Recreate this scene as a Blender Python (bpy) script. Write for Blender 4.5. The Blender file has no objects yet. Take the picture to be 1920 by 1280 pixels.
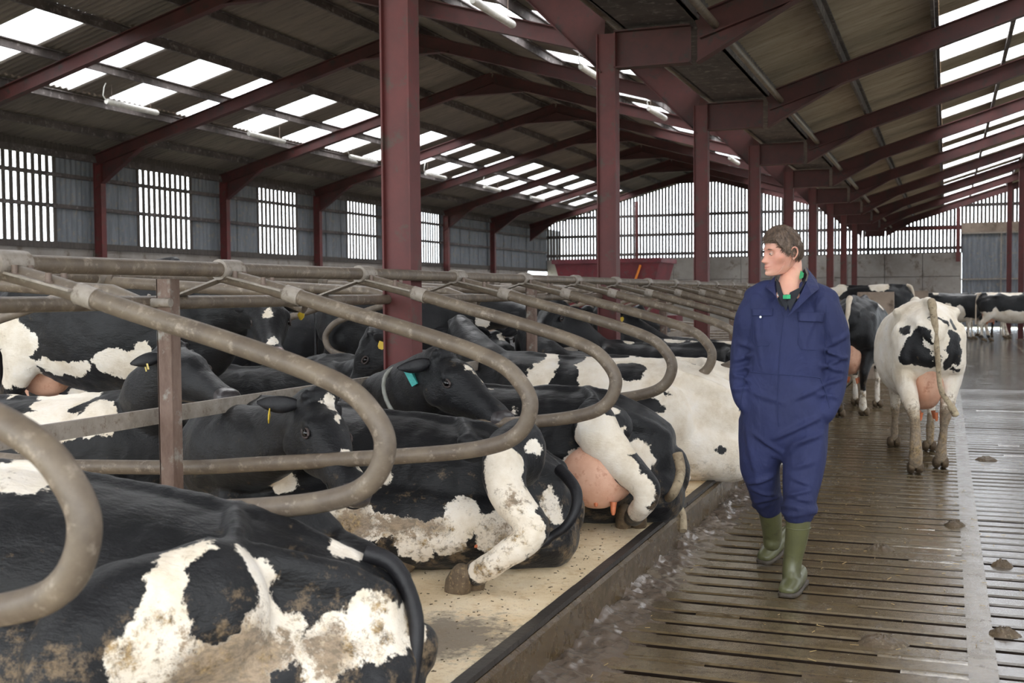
import bpy, bmesh, math, random
import numpy as np
from mathutils import Vector, Matrix, Euler, noise
from mathutils.bvhtree import BVHTree

SC = bpy.context.scene
COL = SC.collection
R = math.radians
random.seed(7)

# ------------------------------------------------------------------ camera
CAM_F, CAM_H = 2150.0, 1.5                 # focal length in pixels of a 1920 wide frame, eye height
_v = Vector(((1775-960)/CAM_F, (546-640)/CAM_F, 1.0)).normalized()
_n = _v.cross(Vector((1, -0.0085, 0))).normalized()
if _n.y < 0: _n = -_n
_up = -_n
_x = _v.cross(_up).normalized()
RW = Matrix((_x, _v, _up))                 # camera (right, down, forward) -> barn axes
def ray(px, py): return RW @ Vector(((px-960)/CAM_F, (py-640)/CAM_F, 1.0))
def at(px, py, X=None, Y=None, Z=None):
    d = ray(px, py)
    t = X/d.x if X is not None else Y/d.y if Y is not None else (Z-CAM_H)/d.z
    return Vector((0, 0, CAM_H)) + d*t
cam = bpy.data.cameras.new('camera'); cam_o = bpy.data.objects.new('camera', cam); COL.objects.link(cam_o)
cam.sensor_width = 36; cam.lens = CAM_F/1920*36; cam.clip_start = 0.05; cam.clip_end = 500
cr, cd, cf = RW.col[0], RW.col[1], RW.col[2]
mw = Matrix((cr, -cd, -cf)).transposed().to_4x4(); mw.translation = (0, 0, CAM_H)
cam_o.matrix_world = mw
cam.dof.use_dof = True; cam.dof.focus_distance = 6.2; cam.dof.aperture_fstop = 5.0
SC.camera = cam_o

# ------------------------------------------------------------------ light
W = bpy.data.worlds.new('overcast'); SC.world = W; W.use_nodes = True
nt = W.node_tree; nt.nodes.clear()
wo = nt.nodes.new('ShaderNodeOutputWorld'); bg = nt.nodes.new('ShaderNodeBackground')
tc = nt.nodes.new('ShaderNodeTexCoord'); sx = nt.nodes.new('ShaderNodeSeparateXYZ'); cr_ = nt.nodes.new('ShaderNodeValToRGB')
nt.links.new(tc.outputs['Generated'], sx.inputs[0]); nt.links.new(sx.outputs[2], cr_.inputs[0])
cr_.color_ramp.elements[0].position = 0.0; cr_.color_ramp.elements[0].color = (0.80, 0.88, 0.94, 1)
cr_.color_ramp.elements[1].position = 0.35; cr_.color_ramp.elements[1].color = (0.97, 0.985, 1.0, 1)
nt.links.new(cr_.outputs[0], bg.inputs[0]); bg.inputs[1].default_value = 6.0
nt.links.new(bg.outputs[0], wo.inputs[0])
SUN = bpy.data.lights.new('sun', 'SUN'); SUN.energy = 6.0; SUN.angle = R(40); SUN.color = (1, 0.98, 0.95)
sun_o = bpy.data.objects.new('sun', SUN); COL.objects.link(sun_o); sun_o.rotation_euler = (R(-38), R(-12), 0)
SC.view_settings.view_transform = 'Standard'; SC.view_settings.look = 'None'
SC.view_settings.gamma = 1; SC.view_settings.use_curve_mapping = False
SC.view_settings.exposure = 0.0
try:
    SC.cycles.max_bounces = 8; SC.cycles.diffuse_bounces = 5; SC.cycles.transparent_max_bounces = 12
    SC.cycles.sample_clamp_indirect = 8
except Exception: pass

# ------------------------------------------------------------------ materials
def lin(h):
    c = [int(h[i:i+2], 16)/255 for i in (0, 2, 4)]
    return tuple([x/12.92 if x <= .04045 else ((x+.055)/1.055)**2.4 for x in c] + [1.0])
class NT:
    def __init__(s, name):
        s.m = bpy.data.materials.new(name); s.m.use_nodes = True; s.t = s.m.node_tree; s.t.nodes.clear()
        s.out = s.n('ShaderNodeOutputMaterial'); s.b = s.n('ShaderNodeBsdfPrincipled'); s.l(s.b.outputs[0], s.out.inputs[0])
        s.tc = s.n('ShaderNodeTexCoord')
    def n(s, k, **kw):
        nd = s.t.nodes.new(k)
        for a, b in kw.items(): setattr(nd, a, b)
        return nd
    def l(s, a, b): s.t.links.new(a, b)
    def noise(s, scale, detail=4, rough=.6, vec=None, stretch=None, dist=0):
        nd = s.n('ShaderNodeTexNoise'); nd.inputs['Scale'].default_value = scale; nd.inputs['Detail'].default_value = detail
        nd.inputs['Roughness'].default_value = rough; nd.inputs['Distortion'].default_value = dist
        v = vec or s.tc.outputs['Object']
        if stretch:
            mp = s.n('ShaderNodeMapping'); mp.inputs['Scale'].default_value = stretch; s.l(v, mp.inputs[0]); v = mp.outputs[0]
        s.l(v, nd.inputs['Vector']); return nd.outputs['Fac']
    def ramp(s, fac, stops):
        nd = s.n('ShaderNodeValToRGB'); cr = nd.color_ramp
        while len(cr.elements) < len(stops): cr.elements.new(0.5)
        for e, (p, c) in zip(cr.elements, stops):
            e.position = p; e.color = c if isinstance(c, tuple) else (lin(c) if isinstance(c, str) else (c, c, c, 1))
        s.l(fac, nd.inputs[0]); return nd.outputs[0]
    def mix(s, fac, a, b):
        nd = s.n('ShaderNodeMix', data_type='RGBA')
        for sock, v in ((nd.inputs[0], fac), (nd.inputs[6], a), (nd.inputs[7], b)):
            if isinstance(v, (tuple, float, int)): sock.default_value = v
            elif isinstance(v, str): sock.default_value = lin(v)
            else: s.l(v, sock)
        return nd.outputs[2]
    def math(s, op, a, b=0.0, clamp=False):
        nd = s.n('ShaderNodeMath', operation=op, use_clamp=clamp)
        for i, v in enumerate((a, b)):
            if isinstance(v, (float, int)): nd.inputs[i].default_value = v
            else: s.l(v, nd.inputs[i])
        return nd.outputs[0]
    def set(s, col=None, rough=None, bump=None, bs=.3, bd=.01, metal=None, spec=None):
        def put(sock, v):
            if isinstance(v, str): v = lin(v)
            if isinstance(v, (float, int, tuple)): sock.default_value = v
            else: s.l(v, sock)
        if col is not None: put(s.b.inputs['Base Color'], col)
        if rough is not None: put(s.b.inputs['Roughness'], rough)
        if metal is not None: put(s.b.inputs['Metallic'], metal)
        if spec is not None: put(s.b.inputs['Specular IOR Level'], spec)
        if bump is not None:
            b = s.n('ShaderNodeBump'); b.inputs['Strength'].default_value = bs; b.inputs['Distance'].default_value = bd
            s.l(bump, b.inputs['Height']); s.l(b.outputs[0], s.b.inputs['Normal'])
        return s.m
def mottled(name, c1, c2, scale=6, rough=.7, c3=None, bs=.3, bd=.01, bscale=40, stretch=None, lo=.35, hi=.65, metal=0, spec=.5):
    t = NT(name); f = t.noise(scale, 6, .65, stretch=stretch)
    col = t.ramp(f, [(lo, c1), (hi, c2)])
    if c3: col = t.mix(t.ramp(t.noise(scale*2.7, 5, .7), [(.55, 0.0), (.68, 1.0)]), col, c3)
    return t.set(col, rough, t.noise(bscale, 5, .6, stretch=stretch), bs, bd, metal, spec)
M = {}
M['red'] = mottled('red_paint', '692c2a', '4b2321', 2.4, .6, '4b3a32', bs=.2, bd=.003, lo=.3, hi=.7)
M['red_dark'] = mottled('red_paint_dark', '562826', '3c201e', 2.0, .65, '332925', bs=.2, bd=.003, lo=.3, hi=.7)  # darker red for rafters, haunches and valley beams
M['tube'] = mottled('muddy_tube', '706354', '584c41', 9, .5, '8b7e70', bs=.35, bd=.004, bscale=60)
M['tube2'] = mottled('galvanised_tube', '7b6f62', '62574c', 7, .5, '8b7f72', bs=.25, bd=.003, bscale=50)
M['plate'] = mottled('galvanised_plate', '9a9086', '7f766c', 14, .5, '6d5f52', bs=.3, bd=.003)
M['bolt'] = mottled('rusty_bolt', '7a6a60', '5c4a40', 30, .6)
M['rust'] = mottled('rusty_post', '7b675c', '5f4a40', 5, .75, '8d8880', bs=.4, bd=.004, stretch=(3, 3, 1))
M['purlin'] = mottled('dusty_purlin', '615855', '433d3b', 3, .8, '8a8280', bs=.3)
M['sheet'] = None
def sheet_mat(name, a, b, c, scale=1.1):
    t = NT(name)
    f = t.noise(scale, 5, .65, stretch=(.35, 2.2, .35)); g = t.noise(5, 6, .7, stretch=(.25, 3, 1))
    col = t.ramp(f, [(.3, a), (.7, b)]); col = t.mix(t.ramp(g, [(.52, 0.0), (.72, .8)]), col, c)
    oi = t.n('ShaderNodeObjectInfo'); col = t.mix(t.math('MULTIPLY', oi.outputs['Random'], .35), col, c)
    return t.set(col, .85, t.noise(30, 4, .6), .2, .004)
M['sheet'] = sheet_mat('fibre_cement_sheet', '8f8579', '6e655d', '58504b')
M['sheet_warm'] = sheet_mat('weathered_roof_sheet', 'b4a797', '877a6c', '5d4b3b')
t = NT('translucent_sheet'); t.t.nodes.remove(t.b)
tr = t.n('ShaderNodeBsdfTransparent'); tl = t.n('ShaderNodeBsdfTranslucent'); mx = t.n('ShaderNodeMixShader')
tr.inputs[0].default_value = (.97, .98, 1, 1); tl.inputs[0].default_value = (.95, .96, .98, 1); mx.inputs[0].default_value = .35
t.l(tr.outputs[0], mx.inputs[1]); t.l(tl.outputs[0], mx.inputs[2]); t.l(mx.outputs[0], t.out.inputs[0]); M['pane'] = t.m
M['clad'] = mottled('grey_corrugated_steel', '7f8288', '666a70', 3, .6, '8d8477', bs=.15, stretch=(3, 3, .5))
M['board'] = mottled('weathered_board', '5a534e', '443d39', 5, .85, stretch=(4, 4, .6))
M['conc_wall'] = mottled('stained_concrete', 'a39c95', '857c75', .9, .85, '6f6258', bs=.3, bscale=12)
M['conc_warm'] = mottled('brown_stained_concrete', 'a08f80', '7d6d60', 1.4, .85, '655649', bs=.3, bscale=12)
# saw-dusted bed
t = NT('sawdust_bed')
f = t.noise(1.7, 6, .7); f2 = t.noise(14, 6, .75); f3 = t.noise(70, 4, .7)
col = t.ramp(f, [(.3, 'd2b78f'), (.5, 'e6d0ab'), (.7, 'efe0c6')])
col = t.mix(t.ramp(f2, [(.52, 0.0), (.66, .55)]), col, 'c09a68')
col = t.mix(t.ramp(f3, [(.6, 0.0), (.7, .7)]), col, '7d6348')
g = t.n('ShaderNodeVectorMath', operation='DISTANCE'); t.l(t.tc.outputs['Object'], g.inputs[0]); g.inputs[1].default_value = (-1.78, 3.95, .2)
gg = t.math('ADD', g.outputs['Value'], t.math('MULTIPLY', t.math('SUBTRACT', f2, .5), .8))
col = t.mix(t.ramp(gg, [(.17, .85), (.34, 0.0)]), col, '6d6256')
sp = t.n('ShaderNodeSeparateXYZ'); t.l(t.tc.outputs['Object'], sp.inputs[0])
edge = t.math('ADD', sp.outputs[0], t.math('MULTIPLY', f2, .05))
col = t.mix(t.ramp(t.math('ADD', edge, 2.0), [(.495, 0.0), (.52, .9)]), col, '4f443a')
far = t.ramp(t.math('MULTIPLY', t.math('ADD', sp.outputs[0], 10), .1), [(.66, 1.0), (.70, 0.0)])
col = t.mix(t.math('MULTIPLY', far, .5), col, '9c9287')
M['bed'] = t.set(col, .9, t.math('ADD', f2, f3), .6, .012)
# wet slats
def wet(name, a, b, c, r0=.08, r1=.5, scale=1.3, bmp=.35):
    t = NT(name); o = t.n('ShaderNodeNewGeometry').outputs['Position']
    f = t.noise(scale, 6, .7, vec=o); f2 = t.noise(16, 6, .75, vec=o); f3 = t.noise(80, 4, .8, vec=o); f4 = t.noise(3.1, 5, .7, vec=o)
    col = t.ramp(f, [(.3, a), (.7, b)]); col = t.mix(t.ramp(f2, [(.5, 0.0), (.65, .7)]), col, c)
    col = t.mix(t.ramp(f3, [(.66, 0.0), (.74, .6)]), col, 'b09a7a')
    ro = t.ramp(t.math('ADD', t.math('MULTIPLY', f4, .6), t.math('MULTIPLY', f2, .4)), [(.44, r0), (.62, r1)])
    return t.set(col, ro, t.math('ADD', t.math('MULTIPLY', f2, 1.0), t.math('MULTIPLY', f3, .35)), bmp, .006, spec=.8)
M['slat'] = wet('wet_slat', '544630', '6b5e4a', '3e3122', .06, .34, 1.3, .28)
M['slat_clean'] = wet('worn_wet_concrete', '575048', '69635c', '463c33', .03, .20, 1.0, .16)
M['kerb'] = wet('wet_kerb', '463622', '584830', '2f2417', .2, .5, 2.5)
M['muck'] = wet('slurry', '594c41', '6c6056', '43372c', .1, .35, 3)
M['pit_slot_shade'] = mottled('slurry_pit_slot_shade', '2b2119', '1d1611', 8, .3)  # pit slurry, also the painted shade on the slat sides
M['dung'] = mottled('dung', '5a4a38', '40331f', 22, .45, '776a55', bs=.7, bd=.006, bscale=60)
M['rubber'] = mottled('rubber_edge', '36302c', '27221f', 8, .5)
M['yard'] = mottled('passage_concrete', '7d7f86', '6c6c70', 1.2, .35, '8f8e90')
M['ground'] = mottled('outside_ground', '6f7a5c', '8a8a78', .2, .9)
M['hoof'] = mottled('hoof_horn', '6b5a45', '4a3b2c', 18, .7, '8b7556')
M['pink'] = mottled('udder_skin', 'd8ab92', 'c8967c', 5, .6, 'b37c62', bs=.2, bscale=25)
M['teat'] = mottled('teat_skin', 'cf7a52', 'b9653f', 20, .5)
M['nose'] = mottled('wet_nose', '4a4546', '2f2b2c', 14, .3)
M['nosepink'] = mottled('pink_nose', 'b98a80', '5a4648', 12, .35, lo=.45, hi=.55)
M['dark'] = mottled('dark_hollow', '0c0a0a', '141010', 10, .6)
M['eye'] = NT('eye_ball').set('0a0708', .04)
M['eyewhite'] = NT('eye_rim').set('b9a79c', .3)
M['yellow'] = mottled('yellow_tag', 'd8b73a', 'b8982c', 12, .5)
M['yellowt'] = mottled('pale_tag_edge', 'd9c47a', 'c0a85c', 12, .5)
M['lidm'] = mottled('eyelid_skin', '4a3c38', '2c2424', 30, .5)
M['fur_k'] = mottled('black_fur', '1d1c1f', '131215', 18, .5, bs=.4, bd=.004, bscale=90, spec=.35)
M['fur_w'] = mottled('white_fur', 'd9cdbd', 'bfae98', 9, .75, bs=.4, bd=.004, bscale=90)
M['fur_dirty'] = mottled('dirty_fur', 'b8a88c', '7c6a54', 9, .8, '3a3029', bs=.4, bd=.004, bscale=90)
M['collar'] = mottled('collar_strap', '9a9a92', '7b7b74', 12, .6)
M['teal'] = mottled('teal_transponder', '3fb0a8', '2f928c', 12, .45)
M['skin'] = None
t = NT('skin'); f = t.noise(9, 4, .5)
t.b.inputs['Subsurface Weight'].default_value = .25; t.b.inputs['Subsurface Radius'].default_value = (.02, .008, .004); t.b.inputs['Subsurface Scale'].default_value = .5
M['skin'] = t.set(t.ramp(f, [(.35, 'd9a791'), (.65, 'cb8f7c')]), .5, t.noise(120, 3), .1, .001)
M['lip'] = NT('lip').set('b46a60', .5)
M['hair'] = mottled('brown_hair', '6f5a4a', '3f3128', 60, .5, bs=.9, bd=.004, bscale=150, stretch=(1, 1, .25))
t = NT('navy_cotton'); w1 = t.noise(5, 4, .55, stretch=(1, 1, .6), dist=.6); w2 = t.noise(13, 3, .5, stretch=(1, 1, .5)); w3 = t.noise(420, 2)
hsum = t.math('ADD', t.math('MULTIPLY', w1, 1.0), t.math('ADD', t.math('MULTIPLY', w2, .3), t.math('MULTIPLY', w3, .01)))
M['navy'] = t.set(t.ramp(t.noise(3, 5), [(.3, '1b2145'), (.7, '232a54')]), .8, hsum, .8, .04)
M['navy_seam'] = NT('navy_seam').set('232b52', .8)
M['blackcloth'] = NT('black_polo').set('1c1f26', .8)
M['green'] = NT('green_shirt').set('2fa06a', .7)
M['snap'] = NT('metal_snap').set('d5d5d5', .3, metal=.8)
M['boot'] = mottled('olive_rubber', '5a5a3c', '4b4b33', 4, .35, '45432f', bs=.1)
M['sole'] = mottled('muddy_sole', '4a4238', '383027', 14, .6)
M['lampw'] = mottled('white_tube_lamp', 'd8d6d0', 'bcb8b0', 8, .4)
M['wagon'] = mottled('red_wagon_paint', '70232b', '561c24', 2, .5, '57383a')
M['tan'] = mottled('feed', 'b39a6c', '8d7750', 12, .9)
M['orange'] = NT('orange_paint').set('d97a1e', .5)

# ------------------------------------------------------------------ mesh helpers
class MB:
    """collects simple shapes into one mesh"""
    def __init__(s): s.v = []; s.f = []; s.sm = []
    def add(s, vs, fs, smooth=False):
        o = len(s.v); s.v += [tuple(v) for v in vs]; s.f += [tuple(i+o for i in f) for f in fs]; s.sm += [smooth]*len(fs); return s
    def box(s, c, d, rot=None):
        x, y, z = d[0]/2, d[1]/2, d[2]/2
        vs = [Vector((a*x, b*y, c_*z)) for a in (-1, 1) for b in (-1, 1) for c_ in (-1, 1)]
        if rot is not None: vs = [rot @ v for v in vs]
        return s.add([v+Vector(c) for v in vs], [(0,1,3,2),(4,6,7,5),(0,4,5,1),(2,3,7,6),(0,2,6,4),(1,5,7,3)])
    def bx(s, a, b): return s.box([(a[i]+b[i])/2 for i in range(3)], [abs(b[i]-a[i]) for i in range(3)])
    def prism(s, prof, a, b, side=None, smooth=False):
        """profile (u,v) swept from a to b; u along side, v up"""
        a, b = Vector(a), Vector(b); t = (b-a).normalized(); side = Vector(side or (0, 0, 1).__class__((0, 1, 0)) if False else (side or (0, 1, 0)))
        side = (side - t*side.dot(t)).normalized(); up = t.cross(side)
        if up.z < 0: up = -up
        n = len(prof); vs = [a+side*u+up*w for u, w in prof] + [b+side*u+up*w for u, w in prof]
        fs = [(i, (i+1) % n, n+(i+1) % n, n+i) for i in range(n)] + [tuple(range(n))[::-1], tuple(range(n, 2*n))]
        return s.add(vs, fs, smooth)
    def ibeam(s, a, b, h, w, side, tf=.014, tw=.010):
        x, y = w/2, h/2
        p = [(-x,-y),(x,-y),(x,-y+tf),(tw/2,-y+tf),(tw/2,y-tf),(x,y-tf),(x,y),(-x,y),(-x,y-tf),(-tw/2,y-tf),(-tw/2,-y+tf),(-x,-y+tf)]
        return s.prism(p, a, b, side)
    def tube(s, pts, r, n=12, caps=True, closed=False):
        pts = [Vector(p) for p in pts]; m = len(pts); rs = r if isinstance(r, (list, tuple)) else [r]*m
        vs = []; ref = None
        for i, p in enumerate(pts):
            t = ((pts[(i+1) % m] if (closed or i < m-1) else p) - (pts[i-1] if (closed or i > 0) else p)).normalized()
            if ref is None:
                ref = Vector((0, 0, 1)) if abs(t.z) < .9 else Vector((1, 0, 0))
            ref = (ref - t*ref.dot(t)).normalized(); bn = t.cross(ref)
            vs += [p + (ref*math.cos(2*math.pi*k/n) + bn*math.sin(2*math.pi*k/n))*rs[i] for k in range(n)]
        fs = [(i*n+k, i*n+(k+1) % n, ((i+1) % m)*n+(k+1) % n, ((i+1) % m)*n+k) for i in range(m if closed else m-1) for k in range(n)]
        s.add(vs, fs, True)
        if caps and not closed: s.add(vs[:n], [tuple(range(n))[::-1]]); s.add(vs[-n:], [tuple(range(n))])
        return s
    def ball(s, c, r, n=12, m=8, rot=None):
        r = r if isinstance(r, (tuple, list)) else (r, r, r)
        vs = []
        for j in range(m+1):
            a = math.pi*j/m
            for k in range(n):
                b = 2*math.pi*k/n; v = Vector((r[0]*math.sin(a)*math.cos(b), r[1]*math.sin(a)*math.sin(b), r[2]*math.cos(a)))
                if rot is not None: v = rot @ v
                vs.append(v+Vector(c))
        return s.add(vs, [(j*n+k, (j+1)*n+k, (j+1)*n+(k+1) % n, j*n+(k+1) % n) for j in range(m) for k in range(n)], True)
    def loft(s, secs, ref=(0, 1, 0), n=24, sub=4, cap=True):
        """secs: (centre, half width along ref, half height across, [exponent])"""
        P = [Vector(q[0]) for q in secs]; A = [q[1] for q in secs]; B = [q[2] for q in secs]; E = [q[3] if len(q) > 3 else 2.0 for q in secs]
        def cat(a, i, t):
            g = lambda k: a[max(0, min(len(a)-1, k))]
            p0, p1, p2, p3 = g(i-1), g(i), g(i+1), g(i+2)
            return ((p1*2) + (p2-p0)*t + (p0*2-p1*5+p2*4-p3)*t*t + (p1*3-p0-p2*3+p3)*t*t*t)*.5
        C = []; m = len(P)
        for i in range(m-1):
            for k in range(sub if i < m-2 else sub+1):
                t = k/sub; C.append((cat(P, i, t), max(.003, cat(A, i, t)), max(.003, cat(B, i, t)), E[i]*(1-t)+E[i+1]*t))
        if cap:
            c0, c1 = C[0], C[-1]; d0 = (C[0][0]-C[1][0]).normalized(); d1 = (C[-1][0]-C[-2][0]).normalized()
            pre = []; post = []
            for f, o in ((.25, .62), (.62, .5), (.87, .28)):
                pre.append((c0[0]+d0*min(c0[1], c0[2])*math.sqrt(1-f*f)*.8, c0[1]*f, c0[2]*f, c0[3]))
                post.insert(0, (c1[0]+d1*min(c1[1], c1[2])*math.sqrt(1-f*f)*.8, c1[1]*f, c1[2]*f, c1[3]))
            C = pre+C+post
        vs = []; rf = Vector(ref)
        for i, (p, a, b, e) in enumerate(C):
            t = (C[min(i+1, len(C)-1)][0]-C[max(i-1, 0)][0]).normalized()
            lat = (rf - t*rf.dot(t)).normalized(); up = lat.cross(t)
            for k in range(n):
                w = 2*math.pi*k/n; c_, s_ = math.cos(w), math.sin(w)
                vs.append(p + lat*a*math.copysign(abs(c_)**(2/e), c_) + up*b*math.copysign(abs(s_)**(2/e), s_))
        q = len(C)
        s.add(vs, [(i*n+k, i*n+(k+1) % n, (i+1)*n+(k+1) % n, (i+1)*n+k) for i in range(q-1) for k in range(n)] +
              [tuple(range(n))[::-1], tuple(range((q-1)*n, q*n))], True)
        return s
    def mesh(s, name):
        me = bpy.data.meshes.new(name); me.from_pydata(s.v, [], s.f); me.polygons.foreach_set('use_smooth', s.sm); me.update()
        return me
    def build(s, name, mat, parent=None, **tags):
        return place(name, s.mesh(name), mat, parent, **tags)
def place(name, me, mat, parent=None, loc=None, rot=None, scale=None, **tags):
    o = bpy.data.objects.new(name, me); COL.objects.link(o)
    if mat is not None and not me.materials: me.materials.append(mat)
    if parent is not None: o.parent = parent
    if loc is not None: o.location = loc
    if rot is not None: o.rotation_euler = rot
    if scale is not None: o.scale = scale
    for k, v in tags.items(): o[k] = v
    return o
def fix_normals(me):
    bm = bmesh.new(); bm.from_mesh(me); bmesh.ops.recalc_face_normals(bm, faces=bm.faces); bm.to_mesh(me); bm.free(); return me
def remesh(mb, voxel, smooth=6, factor=.6, organic=0):
    me = fix_normals(mb.mesh('tmp')); o = bpy.data.objects.new('tmp', me); COL.objects.link(o)
    m = o.modifiers.new('r', 'REMESH'); m.mode = 'VOXEL'; m.voxel_size = voxel; m.use_smooth_shade = True
    if smooth:
        q = o.modifiers.new('s', 'SMOOTH'); q.iterations = smooth; q.factor = factor
    dg = bpy.context.evaluated_depsgraph_get(); dg.update()
    res = bpy.data.meshes.new_from_object(o.evaluated_get(dg)); bpy.data.objects.remove(o); bpy.data.meshes.remove(me)
    if organic:
        n_ = len(res.vertices); co = np.empty(n_*3, np.float32); no = np.empty(n_*3, np.float32)
        res.vertices.foreach_get('co', co); res.vertices.foreach_get('normal', no); co = co.reshape(-1, 3); no = no.reshape(-1, 3)
        am = np.array([organic*(noise.noise(Vector(c)*3.7)+.55*noise.noise(Vector(c)*9)+.25*noise.noise(Vector(c)*21)) for c in co], np.float32)
        co += no*am[:, None]; res.vertices.foreach_set('co', co.ravel()); res.update()
    res.polygons.foreach_set('use_smooth', [True]*len(res.polygons)); return res
def empty(name, loc=(0, 0, 0), rz=0, **tags):
    o = bpy.data.objects.new(name, None); COL.objects.link(o); o.location = loc; o.rotation_euler = (0, 0, rz); o.empty_display_size = .1
    for k, v in tags.items(): o[k] = v
    return o
def local(o, w):
    return (Matrix.Translation(o.location) @ Euler(o.rotation_euler).to_matrix().to_4x4()).inverted() @ Vector(w)
FRAME_Y = [6.3+4.57*k for k in range(-3, 10)]
XC, XL, XR = -3.1, -17.2, 11.1
def roofL(x): return 6.75-.27*abs(x+9.75)
def roofR(x): return 4.34+.31*(x+2.2) if x < 4.45 else 4.34+.31*6.65-.31*(x-4.45)

# ------------------------------------------------------------------ floors
Y0, Y1 = -3.0, 49.9
fl = empty('floor', kind='structure')
# solid passage base either side of the slatted channels
MB().bx((-1.46, Y0, -.5), (14, Y1, -.3)).build('pit_bottom', M['pit_slot_shade'], fl)
slat_len = 1.53
def slat_mesh(w, l):
    mb = MB(); nx = 6; y = w/2; bv = .008
    prof = [(-y, -.1), (y, -.1), (y, -bv), (y-bv, 0), (-y+bv, 0), (-y, -bv)]
    mb.prism(prof, (0, 0, 0), (l, 0, 0), (0, 1, 0)); me = mb.mesh('slat'); me.materials.append(M['slat']); me.materials.append(M['pit_slot_shade'])
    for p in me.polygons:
        if abs(p.normal.y) > .95 or (p.center.z < -.05): p.material_index = 1  # slat sides coloured dark to paint in the shade down the slots
    return me
PITCH = .182
cols = [(-1.46, 1.55, 'slat'), (.20, 1.55, 'slat_clean'), (1.86, 1.55, 'slat_clean')]
far_mb = {}
for ci, (x0, ln, mt) in enumerate(cols):
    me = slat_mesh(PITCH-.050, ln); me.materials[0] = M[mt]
    y = 3.2 if ci == 0 else 3.6 if ci == 1 else 6.0
    lim = (21, 19, 15)[ci]
    while y < Y1:
        if y < lim:
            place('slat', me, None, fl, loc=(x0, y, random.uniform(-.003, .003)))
        else:
            far_mb.setdefault(mt, MB()).bx((x0, y-.072, -.1), (x0+ln, y+.072, 0))
        y += PITCH
for mt, mb in far_mb.items(): mb.build('far_slats', M[mt], fl, kind='stuff')
MB().bx((.09, Y0, -.3), (.20, Y1, 0)).bx((1.75, Y0, -.3), (1.86, Y1, 0)).build('slat_support', M['slat'], fl)
MB().bx((3.41, Y0, -.3), (14, Y1, 0)).bx((-1.46, Y0, -.3), (3.41, 3.1, 0)).build('concrete_slab', M['slat_clean'], fl)
# muck that fills stretches of the slots
rng = random.Random(3); mb = MB()
for ci, (x0, ln, mt) in enumerate(cols):
    y = (3.2 if ci == 0 else 3.6 if ci == 1 else 6.0)+PITCH/2
    while y < 16:
        k = 0 if rng.random() < .62 else 1 + (rng.random() < .25)
        for _ in range(k):
            L = rng.uniform(.15, .7); a = x0+rng.uniform(.2, ln-.1) if ci == 0 else x0+rng.uniform(0, ln)
            b = min(a+L, x0+ln)
            n = max(2, int((b-a)/.03)); vs = []
            for i in range(n+1):
                xx = a+(b-a)*i/n; wv = .028+.012*noise.noise(Vector((xx*20, y*9, 0)))
                vs += [(xx, y-wv, -.004), (xx, y, .004+.004*noise.noise(Vector((xx*30, y, 1)))), (xx, y+wv, -.004)]
            mb.add(vs, [(3*i, 3*i+3, 3*i+4, 3*i+1) for i in range(n)]+[(3*i+1, 3*i+4, 3*i+5, 3*i+2) for i in range(n)], True)
        y += PITCH
mb.build('slurry_film', M['slat'], fl, kind='stuff')
# bed platform, kerb, rubber edge
def grid_mesh(x0, x1, y0, y1, nx, ny, fz):
    vs = [(x0+(x1-x0)*i/nx, y0+(y1-y0)*j/ny, fz(x0+(x1-x0)*i/nx, y0+(y1-y0)*j/ny)) for j in range(ny+1) for i in range(nx+1)]
    return vs, [(j*(nx+1)+i, j*(nx+1)+i+1, (j+1)*(nx+1)+i+1, (j+1)*(nx+1)+i) for j in range(ny) for i in range(nx)]
def bedz(x, y):
    e = max(0, min(1, (-1.53-x)/.25))
    return .205+e*(.022*noise.noise(Vector((x*1.6, y*1.6, 3)))+.008*noise.noise(Vector((x*7, y*7, 3)))+.004*noise.noise(Vector((x*22, y*22, 5))))
bed = empty('bed_floor', kind='structure')
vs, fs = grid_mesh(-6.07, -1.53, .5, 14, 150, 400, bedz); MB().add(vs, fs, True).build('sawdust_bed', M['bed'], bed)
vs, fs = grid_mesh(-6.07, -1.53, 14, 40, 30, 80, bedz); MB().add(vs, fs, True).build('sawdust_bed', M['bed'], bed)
MB().bx((-6.07, .5, -.1), (-1.60, 40, .17)).build('bed_base', M['conc_warm'], bed)
kb = MB(); kb.prism([(0, 0), (.10, 0), (.10, .165), (.085, .18), (0, .18)], (-1.58, .5, 0), (-1.58, 40, 0), (1, 0, 0)); kb.build('kerb', M['kerb'], bed)
mb = MB(); y = .5
while y < 16:
    z = .197; vs = []
    mb.box((-1.52+.003*rng.random(), y+.06, z), (.05, .12, .022)); y += .12
mb.bx((-1.545, 16, .186), (-1.495, 40, .208)); mb.build('rubber_edge', M['rubber'], bed)
# slurry bank heaped against the kerb
def slz(x, y):
    d = (x+1.49)/.26; n = noise.noise(Vector((x*9, y*6, 2)))+.6*noise.noise(Vector((x*26, y*22, 2)))
    return max(-.02, .035*(1-d)+.032*n*(1.15-d)-.010)
vs, fs = grid_mesh(-1.49, -1.20, 3, 16, 26, 900, slz); MB().add(vs, fs, True).build('slurry_bank', M['muck'], None, kind='stuff', label='wet grey slurry heaped along the foot of the kerb', category='slurry')
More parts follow.
